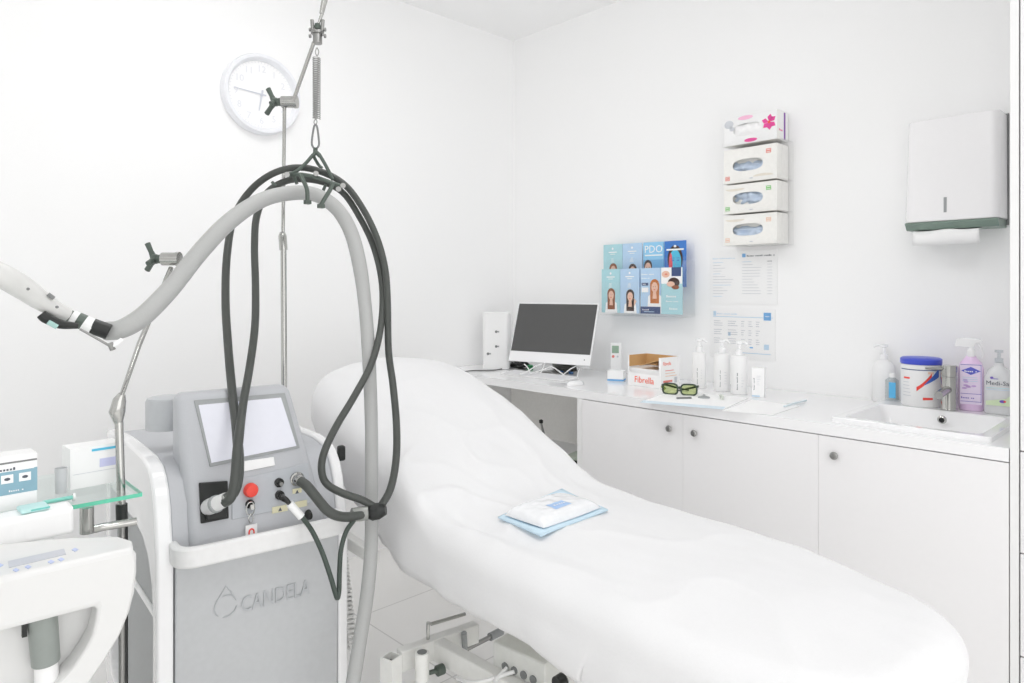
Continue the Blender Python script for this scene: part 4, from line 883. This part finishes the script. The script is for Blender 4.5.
# sloping bar: follow photo slightly higher at right
n = len(out); vs = [(p[0], p[1], z) for z in (zh0, zh1) for L_ in (out, inn) for p in L_]; fs = []
for i in range(n-1): j = i+1; fs += [(i, j, n+j, n+i), (2*n+i, 3*n+i, 3*n+j, 2*n+j), (i, 2*n+i, 2*n+j, j), (n+i, n+j, 3*n+j, 3*n+i)]
fs += [(0, n, 3*n, 2*n), (n-1, 3*n-1, 4*n-1, 2*n-1)]
b.add(vs, fs, mat('handle_white', (232, 232, 232), .35)); b.build('handle', lm, .006)
# console housing: front face from (ly .0, z .72) leaning back to the top
def cf(x, z):        # point on the console front
    z0 = .735
    return (x, (-.004 if z < z0 else -.004+(z-z0)*.42), z)
def cons(x0, x1, x0t, x1t, m_, off=0, back=.20, zt=1.072, nm='console_housing', bev=.018):
    b = MB(); L = []
    for (z, a, c_) in ((.70, x0, x1), (.735, x0+(x0t-x0)*.08, x1+(x1t-x1)*.08), (zt, x0t, x1t)):
        y = cf(0, z)[1]+off; L.append([(a, y, z), (c_, y, z), (c_, max(back, y+.05) if z < zt else y+.055, z), (a, max(back, y+.05) if z < zt else y+.055, z)])
    vs = [p for r_ in L for p in r_]; fs = [(3,2,1,0), (8,9,10,11)]
    for k in range(2):
        for i in range(4): j = (i+1) % 4; fs.append((k*4+i, k*4+j, k*4+4+j, k*4+4+i))
    b.add(vs, fs, m_); return b.build(nm, lm, bev, sharp=35, seg=4)
cons(.032, .372, .028, .318, GREY, bev=.022, zt=1.066)
cons(.006, .396, .05, .33, GREYD, off=.03, back=.17, zt=.97, nm='console_surround', bev=.015)
def cpx(px, py, off=0):        # pixel -> point on console front (solve lean by iteration)
    ly = 0
    for _ in range(12):
        p = M.fy(px, py, ly+off); ly = cf(0, p.z)[1]
    return Vector(M.fy(px, py, ly+off))
def onface(quad, m_, nm, off, thick, bev=0):
    A = [cpx(x, y, off) for x, y in quad]; B = [p+Vector((0, thick, 0)) for p in A]
    b = MB(); b.hexa(A, B, m_); return b.build(nm, lm, bev)
onface([(194, 400.5), (210, 467), (300, 448), (285, 393)], GREYD, 'screen_bezel', -.0035, .004, .001)
onface([(198.5, 405), (211.5, 463), (296.5, 446), (281, 397.5)], SCREEN, 'touch_screen', -.0055, .002)
onface([(236, 462.5), (237, 473), (275.5, 465.5), (274, 457)], WHITE, 'label_strip', -.006, .004, .0015)
onface([(199, 483), (201, 524), (229, 518.5), (228, 481)], BLACK, 'socket_recess', -.006, .005, .002)
onface([(232, 481), (232, 520), (311, 503), (308, 463)], mat('connector_plate_grey', (184, 188, 193), .4), 'connector_plate', -.0035, .003, .001)
b = MB(); p = cpx(250, 489.5, -.006); b.lathe([(.0001,-.022),(.014,-.020),(.0175,-.012),(.0175,-.002),(.012,.004),(.0001,.004)], RED, p, 'y', 24); b.build('emergency_button', lm)
p = cpx(250, 504, -.006); b = MB(); b.lathe([(.0001,-.006),(.010,-.006),(.011,.002),(.0001,.002)], BLACK, p, 'y', 20); b.box(p.x-.005, p.x+.005, p.y-.022, p.y-.004, p.z-.008, p.z+.004, CHR); b.build('key_switch', lm)
for x, y in ((279, 482.5), (279.5, 495)):
    p = cpx(x, y, -.005); b = MB(); b.lathe([(.0001,-.012),(.007,-.012),(.008,-.006),(.0115,-.005),(.0115,.003),(.0001,.003)], BLACK, p, 'y', 20); b.lathe([(.0001,-.020),(.005,-.020),(.005,-.012),(.0001,-.0115)], STEEL, p, 'y', 14); b.build('connector', lm)
p = cpx(297, 479, -.005); pbig = p; MB().lathe([(.0001,-.026),(.012,-.026),(.015,-.02),(.015,-.006),(.0185,-.004),(.0185,.003),(.0001,.003)], CHR, p, 'y', 24).build('connector_collar', lm)
p = cpx(308.5, 515, -.004); MB().lathe([(.0001,-.014),(.006,-.014),(.009,-.004),(.010,.003),(.0001,.003)], BLACK, p, 'y', 20, sy=1.4).build('small_socket', lm)
for x, y, w_ in ((297, 491.5, .012), (280, 509, .020), (301, 504, .016)):
    p = cpx(x, y, -.0045); b = MB(); b.box(p.x-w_, p.x+w_, p.y-.0008, p.y+.0008, p.z-.008, p.z+.008, YEL); b.add([(p.x-.005,p.y-.0012,p.z-.005),(p.x+.005,p.y-.0012,p.z-.005),(p.x,p.y-.0012,p.z+.005)],[(0,1,2)],INK) if w_ != .016 else None; b.build('warning_label', lm)
# round knob / fibre housing on the top behind console
p = M.fy(162, 428, .30); b = MB(); b.lathe([(.052,0),(.052,.075),(.048,.084),(.036,.087),(.0001,.088)], mat('cap_grey', (190,193,196), .4), (p.x+.012, p.y, p.z-.002), seg=36); b.build('top_cap', lm)
# cable hook on the right side (dark)
p = M.fy(341.5, 453, .12); b = MB(); b.box(.408, .430, .10, .12, .903, .947, BLACK); o = b.build('side_latch', lm, .006); o.location = (p.x-.42, .12-.11, p.z-.925)
# key ring and tag hanging from the key
p = cpx(250, 513, -.016)
kt = thing('key_tag', 'small white key tag with red mark hanging from the laser key switch', 'key tag', (0,0,0)); wp = M
kt.location = (M.o[0]+M.X[0]*p.x+M.Y[0]*(p.y-.004), M.o[1]+M.X[1]*p.x+M.Y[1]*(p.y-.004), 0); kt.rotation_euler = (0,0,M.r)
b = MB(); b.tube([(.010*math.sin(a), 0, p.z+.012-.016*math.cos(a)) for a in [2*PI*k/16 for k in range(17)]], .0014, CHR, 6); b.tube([(0,-.003,p.z+.0),(-.006,-.004,p.z-.012),(.0,-.003,p.z-.024),(.006,-.003,p.z-.012),(0,-.003,p.z)], .0013, CHR, 6); b.build('key_ring', kt)
b = MB(); tz = p.z-.062; b.box(-.014, .014, -.008, -.005, tz, tz+.036, WHITE); b.tube([(-.006,-.0088,tz+.014),(-.005,-.0088,tz+.022),(0,-.0088,tz+.026),(.005,-.0088,tz+.022),(.006,-.0088,tz+.014)], .0018, RED, 6); b.build('tag', kt)

# ================================================================ POLES, HANGER
def wpt(fr, x, y, z): return Vector((fr.o[0]+fr.X[0]*x+fr.Y[0]*y, fr.o[1]+fr.X[1]*x+fr.Y[1]*y, z))
DP = 2.22
PA = pt(284, 420, DP); base_z = .86
hp = thing('hose_support_arm', 'tall chrome articulated pole rising behind the laser console', 'support arm', (PA.x, PA.y, 0))
def L_(v): return Vector(v)-Vector((PA.x, PA.y, 0))
b = MB(); b.tube([L_(pt(284.5, 440, DP)), L_(pt(283.5, 245, DP))], .0095, CHR, 12, smooth=False); b.build('lower_pole', hp)
b = MB(); b.tube([L_(pt(283.5, 250, DP)), L_(pt(282.5, 236, DP)), L_(pt(282.5, 232, DP))], [.013,.013,.008], CHR, 14, smooth=False); b.build('pole_joint', hp)
b = MB(); b.tube([L_(pt(283, 236, DP)), L_(pt(284.5, 106, DP))], .006, CHR, 12, smooth=False); b.build('upper_pole', hp)
MB().cyl((0,0,0.03),(0,0,EYE-(440-HY)/F*DP+.02), .016, FRAMEW).lathe([(.0001,0),(.13,0),(.13,.02),(.03,.035),(.0001,.035)], FRAMEW).build('stand_foot', hp)
def clampk(hp, px, py, d, s=1.0, flip=1):
    c_ = L_(pt(px, py, d)) if hp is not None else pt(px, py, d); r = Vector((R[0], R[1], 0))
    b = MB(); b.tube([c_-r*.010*s, c_+r*.036*s], .019*s, CHR, 18, smooth=False); b.tube([c_+r*.030*s, c_+r*.040*s], .0205*s, CHR, 18, smooth=False)
    kb = b
    b2 = MB(); b2.tube([c_-r*.026*s, c_-r*.010*s], [.012*s, .014*s], DGREEN, 14, smooth=False)
    cc = c_-r*.034*s; f = Vector((V[0], V[1], 0))
    for k, a in enumerate((100, 222, 340)):
        a = math.radians(a); d3 = Vector((0,0,1))*math.sin(a) + (f*-.8 + r*.45).normalized()*math.cos(a) - r*.42
        b2.tube([cc, cc+d3*.022*s, cc+d3*.046*s], [.011*s, .0075*s, .0085*s], DGREEN, 8, smooth=False, flat=.7)
    b2.tube([cc-r*.004*s, cc+r*.008*s], .014*s, DGREEN, 12, smooth=False)
    return kb, b2, c_
kb, b2, c_ = clampk(hp, 285, 102, DP); kb.build('clamp', hp); b2.build('clamp_knob', hp)
dt = 2.12
b = MB(); b.tube([L_(pt(293.5, 100, DP-.03)), L_(pt(314, 42, dt))], .0062, CHR, 12, smooth=False); b.build('upper_arm', hp)
b = MB(); top = L_(pt(317.5, 36, dt)); 
b.cyl(top-Vector((0,0,.024)), top+Vector((0,0,.006)), .014, STEEL); b.cyl(top+Vector((0,0,.006)), top+Vector((0,0,.014)), .020, STEEL)
r3 = Vector((R[0], R[1], 0)); 
for sgn in (-1, 1):
    b.cyl(top+r3*sgn*.014+Vector((0,0,.012)), top+r3*sgn*.017+Vector((0,0,.05)), .0055, STEEL, seg=10); b.cyl(top+r3*sgn*.02, top+r3*sgn*.026, .006, STEEL, seg=10); b.cyl(top+r3*sgn*.02+Vector((0,0,.02)), top+r3*sgn*.026+Vector((0,0,.02)), .006, STEEL, seg=10)
b.lathe([(.0001,-.010),(.008,-.008),(.010,0),(.008,.008),(.0001,.010)], DGREEN, top+Vector((0,0,.030)), seg=12); b.build('swivel_joint', hp)
b = MB(); b.tube([top+Vector((0,0,.03)), L_(pt(322, 14, dt)), L_(pt(330, -16, dt))], [.004,.005,.007], CHR, 10, smooth=False); b.tube([L_(pt(321.5, 14, dt)), L_(pt(326, -8, dt))], [.007,.010], CHR, 10, smooth=False); b.build('end_arm', hp)
# spring, carabiner, hanger
sp0 = pt(317, 48, dt); sp = thing('spring_hanger', 'coiled steel spring with carabiner and triangular clip bar holding the hoses', 'hanger', (sp0.x, sp0.y, sp0.z))
def S(px, py, d=dt): return pt(px, py, d)-sp0
b = MB(); n_t = 34; pts_ = []; za, zb_ = S(317, 57).z, S(316, 119).z
for k in range(n_t*10+1):
    a = 2*PI*k/10; t_ = k/(n_t*10); pts_.append((.0115*math.cos(a)+S(316.5,57).x, .0115*math.sin(a)+S(316.5,57).y, za+(zb_-za)*t_))
b.tube(pts_, .0013, STEEL, 6, smooth=False)
b.tube([S(317, 57)+Vector((0,0,0)), S(315.5, 52), S(317, 48), S(318.8, 52), S(317, 57)], .0017, STEEL, 6); b.build('spring', sp)
MB().tube([S(315.6, 119), S(314, 122), S(315.5, 125), S(317, 122), S(316, 119)], .0017, STEEL, 6).build('spring_loop', sp)
b = MB(); b.tube([S(315.5, 124), S(313.7, 128), S(311.8, 142), S(313, 147), S(315.5, 148.5), S(318, 147), S(319, 142), S(317.3, 128), S(315.5, 124)], .0032, GREYM, 8); b.build('carabiner', sp)
dh = 2.10
b = MB()
b.tube([S(315.5, 148), S(315.3, 152)], .007, DGREEN, 10, smooth=False)
b.tube([S(313, 155, dh-.01), S(304, 165, dh-.02), S(295, 172, dh-.03), S(287, 174.5, dh-.03)], .0055, DGREEN, 8); b.tube([S(319, 154, dh-.01), S(326, 166, dh), S(333, 180, dh)], .0055, DGREEN, 8); b.tube([S(313, 155, dh+.02), S(318, 164, dh+.04), S(322, 168, dh+.04)], .005, DGREEN, 8)
b.tube([S(313, 156, dh), S(316, 152.5, dh), S(320, 156, dh)], .0065, DGREEN, 8); b.build('triangle_link', sp)
b = MB(); ba, bc_ = S(286, 175, dh-.03), S(343, 187, dh-.03); b.tube([ba, S(300, 174.5, dh-.03), S(315, 177, dh-.03), S(332, 183, dh-.03), bc_], .0065, DGREEN, 8); b.build('clip_bar', sp)
for x, y in ((287, 174.5), (316, 173.5), (338.5, 189), (343, 185.5)): MB().cyl(S(x, y, dh-.055), S(x, y, dh-.03), .008, STEEL, seg=14).build('bolt', sp)
for L in (((300, 174), (304, 182), (307, 190), (307.5, 201)), ((333, 183), (330, 190), (325, 198), (321, 205))):
    MB().tube([S(*q, dh-.165) for q in L], .0062, DGREEN, 8).build('clip_loop', sp); q = S(L[-1][0], L[-1][1]+1, dh-.165); MB().box(q.x-.008, q.x+.008, q.y-.008, q.y+.008, q.z-.006, q.z+.005, DGREEN).build('clip_end', sp)
for L in (((294, 176), (297, 184)), ((326, 184), (323, 191)), ((272, 182), (276, 186))):
    MB().tube([S(*q, dh+.0) for q in L], .005, DGREEN, 8, smooth=False).build('clip_pin', sp)

# ---- hoses and cables
def hose(name, L, r, m_, label, cat='cable', grp=None, seg=14, **kw):
    b = MB(); b.tube([pt(*q) for q in L], r, m_, seg, **kw); o = b.build(name, sharp=60); centred(o); return tag(o, label, cat, grp)
hose('air_hose', [(106,331,1.50),(118,330,1.50),(132,324,1.52),(148,312,1.55),(172,287,1.62),(200,252,1.70),(230,221,1.78),(262,200,1.88),(292,193,1.98),(316,195,2.03),(336,208,2.04),(350,230,2.03),(359,262,2.0),(365,305,1.97),(369,360,1.93),(371.5,430,1.88),(371.5,500,1.84),(371,550,1.8),(367,595,1.76),(360,640,1.72),(353,683,1.68),(344,740,1.62)],
     [.0205]*2+[.0215]*5+[.0210]*6+[.0190]*2+[.0178]*7, HOSE, 'thick grey air hose arching from the handpiece over the clip bar to the floor', 'hose')
CG = 'dark cables looping over the clip bar'
hose('fibre_cable', [(226,499,1.60),(234,492,1.61),(238,478,1.63),(238.5,455,1.66),(236,425,1.72),(232,390,1.8),(228,345,1.88),(225.5,300,1.95),(227,255,2.02),(234,217,2.08),(250,191,2.10),(272,174,2.10),(297,167.5,2.12),(322,172,2.12),(345,185,2.12),(363,209,2.10),(377,238,2.07),(385,268,2.04),(387.5,300,2.0),(388.5,350,1.96),(393,385,1.9),(396.5,425,1.86),(396,460,1.82),(390,490,1.79),(377,512,1.77)], [.0125]*4+[.0112]*5+[.0104]*5+[.0100]*11, CABLE, 'outer dark fibre cable from the black socket up over the clip bar', 'cable', CG)
hose('fibre_cable', [(224,503,1.60),(231,497,1.60),(235,480,1.62),(238,445,1.66),(243,405,1.75),(250,365,1.82),(255,325,1.88),(255.5,285,1.95),(254.5,245,2.01),(257,215,2.05),(268,192,2.09),(290,180,2.13),(318,181,2.14),(342,192,2.13),(360,218,2.11),(374,248,2.08),(382,285,2.03),(381,325,1.97),(372,362,1.90),(355,395,1.84),(337,425,1.79),(325,450,1.76),(321.5,468,1.75),(326,483,1.75),(342,493,1.75),(362,500,1.76),(378,509,1.77)], [.0118]*4+[.0104]*8+[.0096]*15, CABLE, 'inner dark fibre cable looping down in front of the bed to the taped joint', 'cable', CG)
hose('umbilical_cable', [(300,481,1.70),(307,486,1.69),(316,497,1.69),(326,509,1.69),(335,515,1.70),(347,517,1.72),(360,515,1.74),(371,512,1.76)], [.0122]*6+[.0115,.011], CABLE, 'thick dark ribbed cable from the chrome collar to the taped joint', 'cable')
hose('footswitch_cable', [(302,517,1.70),(312,531,1.68),(322,552,1.66),(330,575,1.65),(335,592,1.64),(337.5,598,1.64),(339,590,1.65),(339.5,572,1.67),(341,550,1.69),(346,532,1.71),(354,520,1.73)], [.0060]*11, mat('dark_green_cable', (66,76,70), .45), 'thin dark cable hanging in a sharp V below the connectors', 'cable')
hose('connector_lead', [(281,497,1.695),(286,500,1.69),(290,504,1.69)], [.008,.007,.005], BLACK, 'short black plug lead in the lower round connector', 'lead')
hose('cable_sleeve', [(289.5,503.5,1.69),(301.5,517,1.70)], [.0095,.0095], WHITE, 'short white sleeve on the thin cable below the round connectors', 'sleeve')
# white elbow connector at the black socket
b = MB(); CW = mat('connector_white', (228,228,228), .3); b.tube([pt(209,507,1.66), pt(216,504,1.615)], .0195, CW, 24, smooth=False); b.tube([pt(216,504,1.615), pt(226,499.5,1.605)], [.0175,.0165], CW, 24, smooth=False); b.tube([pt(215,504.4,1.616), pt(217,503.6,1.613)], .0205, GREYD, 24, smooth=False); b.tube([pt(226,499.5,1.605), pt(231,496.5,1.605)], [.0145,.0135], CHR, 20, smooth=False); o = centred(b.build('elbow_connector')); tag(o, 'white round connector plugging the dark cables into the black socket', 'connector')
# black box under elbow
onface([(206, 511), (207, 521), (227, 517), (226, 508)], BLACK, 'socket_lip', -.020, .016, .002)
# taped joint
b = MB(); b.tube([pt(366,513,1.765), pt(372,512,1.765), pt(379,511,1.765), pt(386,510,1.765)], [.014,.022,.021,.012], BLACK, 14); b.tube([pt(352,515,1.74), pt(360,514,1.75), pt(368,513,1.755)], [.0175,.018,.018], mat('tape_grey', (150,152,148), .2, coat=.5), 12)
o = centred(b.build('taped_joint')); tag(o, 'black and clear taped joint where the dark cables meet on the grey hose', 'tape joint')
# white coiled cord
b = MB(); pts_ = []; A, Bv, Cv = pt(342, 548, 1.95), pt(346, 590, 1.93), pt(353, 650, 1.88)
nt_ = 24
for k in range(nt_*10+1):
    t_ = k/(nt_*10); p = A*(1-t_)**2 + Bv*2*t_*(1-t_) + Cv*t_*t_; a = 2*PI*k/10; pts_.append(p+Vector((.012*math.cos(a), .012*math.sin(a), 0)))
b.tube(pts_, .0032, mat('cord_grey_white', (214,214,212), .4), 6, smooth=False); o = centred(b.build('coiled_cord')); tag(o, 'white coiled cord hanging between the laser machine and the grey hose', 'cord')

# ================================================================ COLD AIR DEVICE (lower left)
CO = pt(137, 545, 1.20); C = Frame((CO.x, CO.y), -3.0)
CASE = mat('device_white', (225, 225, 224), .3, coat=.2, var=.004)
cd = thing('cold_air_device', 'white rounded cold air cooling device at lower left with small display', 'cooling device', (C.o[0], C.o[1], 0), C.r)
def cp(px, py, ly=0): p = C.fy(px, py, ly); return (p.x, p.z)
right = [cp(x, y) for x, y in ((133, 549), (137, 555), (137, 572), (135, 592), (130, 612), (121, 634), (108, 656), (92, 680), (70, 708), (35, 738))]
topz = right[0][1]; cxm = -.40
lx_c = (right[-1][0]); 
# mirror about the device's middle
mid = -.30
leftp = [(2*mid-x, z) for x, z in right][::-1]
hull = right + leftp
ri_ = [cp(x, y) for x, y in ((96.5, 607), (97.5, 611), (96, 622), (92, 637), (84, 652), (73, 668), (58, 684), (40, 698), (20, 710), (0, 716))]
li_ = [(2*mid-x, z) for x, z in ri_][::-1]
innr = ri_ + li_
b = MB(); b.ring(hull, innr, 0, .05, CASE); b.build('front_shell', cd, .006, sharp=30)
b = MB(); b.prism([(x, min(z, topz-.03)) for x, z in hull], .05, .20, CASE); b.build('rear_shell', cd, .01, sharp=30)
# flat control deck on top, its back edge curved
b = MB(); xr_ = right[1][0]; xl_ = 2*mid-xr_; zt2 = topz + .001
pl = [(xl_+.004, .004), (xr_-.005, .004), (xr_+.002, .045), (xr_-.012, .085), (-.08, .135), (-.19, .185), (mid, .20), (2*mid+.19, .185), (2*mid+.08, .135), (xl_, .06)]
b.prism(pl, topz-.035, zt2, CASE, 'z'); b.build('control_deck', cd, .005, sharp=30, seg=3)
def deck(px, py):       # point on the sloping deck
    ly = .1
    for _ in range(10):
        p = C.fy(px, py, ly); ly = .035 + (p.z-(zt2+.006))/.028*.235; ly = max(-.2, min(.5, ly))
    return C.fy(px, py, ly)
def deckq(quad, m_, nm, lift=.001):
    P = [C.loc(onz(x, y, zt2+lift)) for x, y in quad]
    b = MB(); b.hexa([p-Vector((0,0,.002)) for p in P], P, m_); return b.build(nm, cd)
deckq([(8, 561), (9, 567.5), (66, 554), (64, 548.5)], LCD, 'display')
for i, (x, y) in enumerate(((16, 569.8), (28, 566.6), (51, 561.6), (61, 559.2), (75, 549.5), (0, 565))):
    deckq([(x-3.4, y), (x, y+1.8), (x+3.4, y-.3), (x, y-1.8)], BLUEBTN, 'button')
# nozzle holder
hc = C.fy(42, 625, .02); b = MB(); nz = mat('nozzle_grey', (146, 152, 148), .35)
h1 = C.fy(42, 612, .03); h2 = C.fy(46, 663, .03); b.tube([h1, h2], [.0215, .0205], nz, 28, smooth=False); b.build('nozzle_holder', cd, .002); MB().box(h1.x-.028, h1.x-.021, .02, .03, h1.z-.03, h1.z+.0, BLACK).build('holder_clip', cd)
MB().tube([h2+Vector((0,0,.0)), h2-Vector((-.004,0,.10))], [.017, .019], WHITE, 24, smooth=False).build('air_tube', cd)
# trolley column down to the floor
b = MB(); b.box(-.50, -.12, .08, .28, .05, right[-1][1]+.04, WHITE); b.build('lower_cabinet', cd, .02)
for x in (-.46, -.16):
    for y in (.11, .25): MB().cyl((x-.012, y, .025), (x+.012, y, .025), .025, BLACK).box(x-.01,x+.01,y-.01,y+.01,.025,.055,GREYM).build('castor', cd)
# rear housing, under the shelf
zrt = .80
b = MB(); b.box(-.62, -.05, .31, .56, .25, .78, CASE); b.build('rear_housing', cd, .03)
# glass shelf
sc_ = pt(142, 494.5, 1.42); zs_ = sc_.z
gs = thing('glass_shelf', 'clear glass shelf with green edge on a chrome bracket at left', 'shelf', (sc_.x, sc_.y, zs_-.004), math.radians(-1))
b = MB(); b.box(-.62, 0, 0, .30, 0, .008, GLASS); b.build('glass_plate', gs)
MB().box(-.62, 0, -.0008, 0, 0, .008, GEDGE).box(0, .0008, 0, .30, 0, .008, GEDGE).build('glass_edge', gs)
pp = pt(87, 508, 1.352); q = Vector((pp.x-sc_.x, pp.y-sc_.y, 0)); MB().cyl((q.x, q.y, -.001), (q.x, q.y, -.052), .0125, CHR).build('post', gs)
q2 = pt(137, 521, 1.41)-Vector((sc_.x, sc_.y, zs_-.004)); b = MB(); b.tube([Vector((q.x, q.y, -.048)), Vector((q.x+.03, q.y+.01, -.050)), Vector((q2.x, q2.y, -.048))], .008, CHR, 10, smooth=False); b.build('bracket_bar', gs)
# second pole with arm (chrome), dark clamp
d2 = 1.47; P2_ = pt(121, 470, d2)
ap = thing('hose_arm_stand', 'slim chrome jointed stand rising through the glass shelf at left', 'support arm', (P2_.x, P2_.y, 0))
def A_(px, py, d=d2): q = pt(px, py, d); return Vector((q.x-P2_.x, q.y-P2_.y, q.z))
MB().tube([A_(119, 422), A_(121.5, 505)], .0085, CHR, 14, smooth=False).build('upper_pole', ap)
MB().tube([A_(121.5, 504), A_(122, 522)], .0115, BLACK, 14, smooth=False).build('black_clamp', ap)
MB().tube([(A_(122, 522)), (A_(122,522).x, A_(122,522).y, .03)], .0065, STEEL, 12, smooth=False).tube([(A_(122,522)+Vector((.008,0,0))), (A_(122,522).x+.008, A_(122,522).y, .03)], .004, BLACK, 8, smooth=False).build('lower_pole', ap)
q = A_(122, 522); MB().lathe([(.0001,0),(.08,0),(.08,.012),(.02,.03),(.0001,.03)], FRAMEW, (q.x, q.y, 0)).build('foot', ap)
MB().tube([A_(118.5, 424), A_(117, 412), A_(119.5, 400), A_(122, 394)], [.008,.016,.013,.007], CHR, 16, smooth=False).build('joint', ap)
MB().tube([A_(121.5, 396), A_(139, 345, 1.63), A_(171, 268, 1.78)], [.005,.0062,.0062], CHR, 10, smooth=False).build('arm', ap)
PA_old = PA; PA = P2_
kb, b2, c_ = clampk(ap, 166, 259, 1.78, .9); 
kb.build('clamp', ap); b2.build('clamp_knob', ap)
# handpiece
hpz = thing('air_handpiece', 'white cold air handpiece with black grip entering from the left', 'handpiece', tuple(pt(20, 290, 1.36)))
hz = pt(20, 290, 1.36)
def Hh_(px, py, d): return pt(px, py, d)-hz
MB().tube([Hh_(-40, 258, 1.30), Hh_(0, 275, 1.33), Hh_(20, 286, 1.36), Hh_(40, 300, 1.39), Hh_(55, 309, 1.41), Hh_(67, 315, 1.43)], [.0235,.0235,.0235,.0200,.0165,.0150], mat('handpiece_white', (214, 214, 212), .35), 22).build('barrel', hpz)
seq = [((64, 314), (72, 318), .0145, DGREEN, 'grip_ring'), ((71, 317), (78, 320), .0155, WHITE, 'white_ring'), ((77, 319.5), (85, 323), .0165, DGREEN, 'grip_ring'), ((84, 322.5), (93, 327), .0170, WHITE, 'white_ring'), ((92, 326), (109, 332), .0170, BLACK, 'hose_cuff')]
for (a, c2, r_, m_, nm) in seq: MB().tube([Hh_(*a, 1.44+.0008*(a[0]-64)), Hh_(*c2, 1.44+.0008*(c2[0]-64))], r_, m_, 20, smooth=False).build(nm, hpz, .001)
MB().tube([Hh_(41, 314, 1.38), Hh_(46, 318, 1.385), Hh_(60, 324, 1.40), Hh_(78, 326, 1.42)], [.0095,.011,.010,.006], BLACK, 12).build('trigger', hpz)
MB().tube([Hh_(48, 322, 1.375), Hh_(57, 327, 1.385)], .005, mat('pale_teal', (170,205,200), .4), 8, smooth=False).build('trigger_tip', hpz)
MB().tube([Hh_(80, 329, 1.42), Hh_(96, 338, 1.43), Hh_(110, 346, 1.44)], .0026, STEEL, 8).tube([Hh_(110, 343, 1.44), Hh_(113, 350, 1.44)], .006, STEEL, 8, smooth=False).tube([Hh_(112, 347, 1.44), Hh_(122, 340, 1.46)], .0055, WHITE, 8, smooth=False).build('guide_wire', hpz)
for x, y in ((28, 289), (57, 307)): q = Hh_(x, y, 1.352 if x < 40 else 1.385); MB().lathe([(.0001,-.003),(.003,-.002),(.003,.002),(.0001,.003)], GREYM, q, 'y', 10).build('screw', hpz)
q0, q1 = Hh_(48, 294, 1.385), Hh_(54, 298.5, 1.39); MB().tube([q0, q1], .004, GREYM, 8, smooth=False).build('rocker_switch', hpz)

# things on the glass shelf
zsh = zs_+.0045
def sh(px, py): p = onz(px, py, zsh); return (p.x, p.y, zsh)
TEALD = mat('teal_gradient_print', (142, 180, 196), .5)
p = pt(37, 505, 1.335); o = thing('medicine_box', 'white and teal medicine box with small pictures on the glass shelf', 'box', (p.x, p.y, zsh), .03)
b = MB(); HB = .102; b.box(-.16, 0, 0, .06, 0, HB, PAPER); b.box(-.1601, .0004, -.0006, .0, .03, .075, TEALD); b.quad(-.10, -.005, HB-.028, HB-.014, -.0008, PAPER); b.marks(12, .012, (-.09, -.001, HB-.026), INK)
b.quad(-.10, 0, HB-.013, HB-.010, -.001, GREYM)
for k in range(3): b.box(-.085+k*.028, -.066+k*.028, -.0012, -.0006, .052, .068, PAPER); b.ell(-.0755+k*.028, .060, .005, .003, -.0016, INK, 8)
b.marks(7, .008, (-.045, -.001, .035), PAPER); b.build('carton', o)
p = pt(110, 485, 1.49); o = thing('supply_carton', 'white carton with blue band behind the slim chrome stand', 'box', (p.x, p.y, zsh), .05)
b = MB(); b.box(-.075, .022, 0, .06, 0, .085, PAPER); b.box(-.035, .010, -.001, .0, .074, .079, SKY); b.box(-.02, .0225, -.001, 0, .038, .056, mat('lavender_print', (206,208,240), .6)); b.quad(-.07, .02, .030, .031, -.001, PAPG); b.build('carton', o)
p = pt(61, 500, 1.415); o = thing('plastic_beaker', 'translucent pale grey beaker on the shelf between the two cartons', 'beaker', (p.x, p.y, zsh))
MB().lathe([(.010,0),(.0115,.052),(.0105,.052),(.009,.003),(.0001,.003)], mat('frosted_plastic', (226,228,230), .4, trans=.2), seg=24).build('cup', o)
p = pt(50, 514, 1.292); o = thing('dressing_packet', 'pale turquoise packet lying at the front edge of the glass shelf', 'packet', (p.x, p.y, zsh+.006), .05)
b = MB(); b.box(-.045, 0, 0, .04, 0, .008, mat('pale_turquoise', (196, 232, 230), .5)); b.build('wrapper', o, .003); MB().box(-.03, .0, -.001, .0, .003, .006, mat('turquoise_print', (120, 204, 196), .5)).build('label', o)
o = thing('syringe', 'thin turquoise-tipped syringe lying on the shelf edge', 'syringe', (pt(62, 504, 1.345).x, pt(62, 504, 1.345).y, zsh), .02)
MB().tube([(-.03,0.01,.006),(.02,.01,.006)], .004, mat('syringe_teal', (140,214,200), .4), 10, smooth=False).tube([(.02,.01,.006),(.024,.01,.006)], .008, WHITE, 10, smooth=False).build('barrel', o)

p = pt(72, 508, 1.318); o = thing('gauze_packet', 'crumpled white gauze packet draped over the front of the glass shelf', 'packet', (p.x, p.y, zsh), 0)
b = MB(); NX, NY = 26, 16; vs = []; fs = []
for j in range(NY+1):
    for i in range(NX+1):
        x = -.20*i/NX; t_ = .10*j/NY
        y, z = (.045-t_, .0) if t_ < .052 else (-.007, -(t_-.052))
        n_ = noise.noise(Vector((x*28, t_*30, 3)))
        vs.append((x, y-.003-.004*abs(n_)*(t_ > .052), z+.003+.004*abs(n_)*(t_ <= .052)))
for j in range(NY):
    for i in range(NX): a = j*(NX+1)+i; fs.append((a, a+NX+1, a+NX+2, a+1))
b.add(vs, fs, PAPER); g = b.build('wrapper', o, sharp=120); sd = g.modifiers.new('t', 'SOLIDIFY'); sd.thickness = .0015; sd.offset = 0
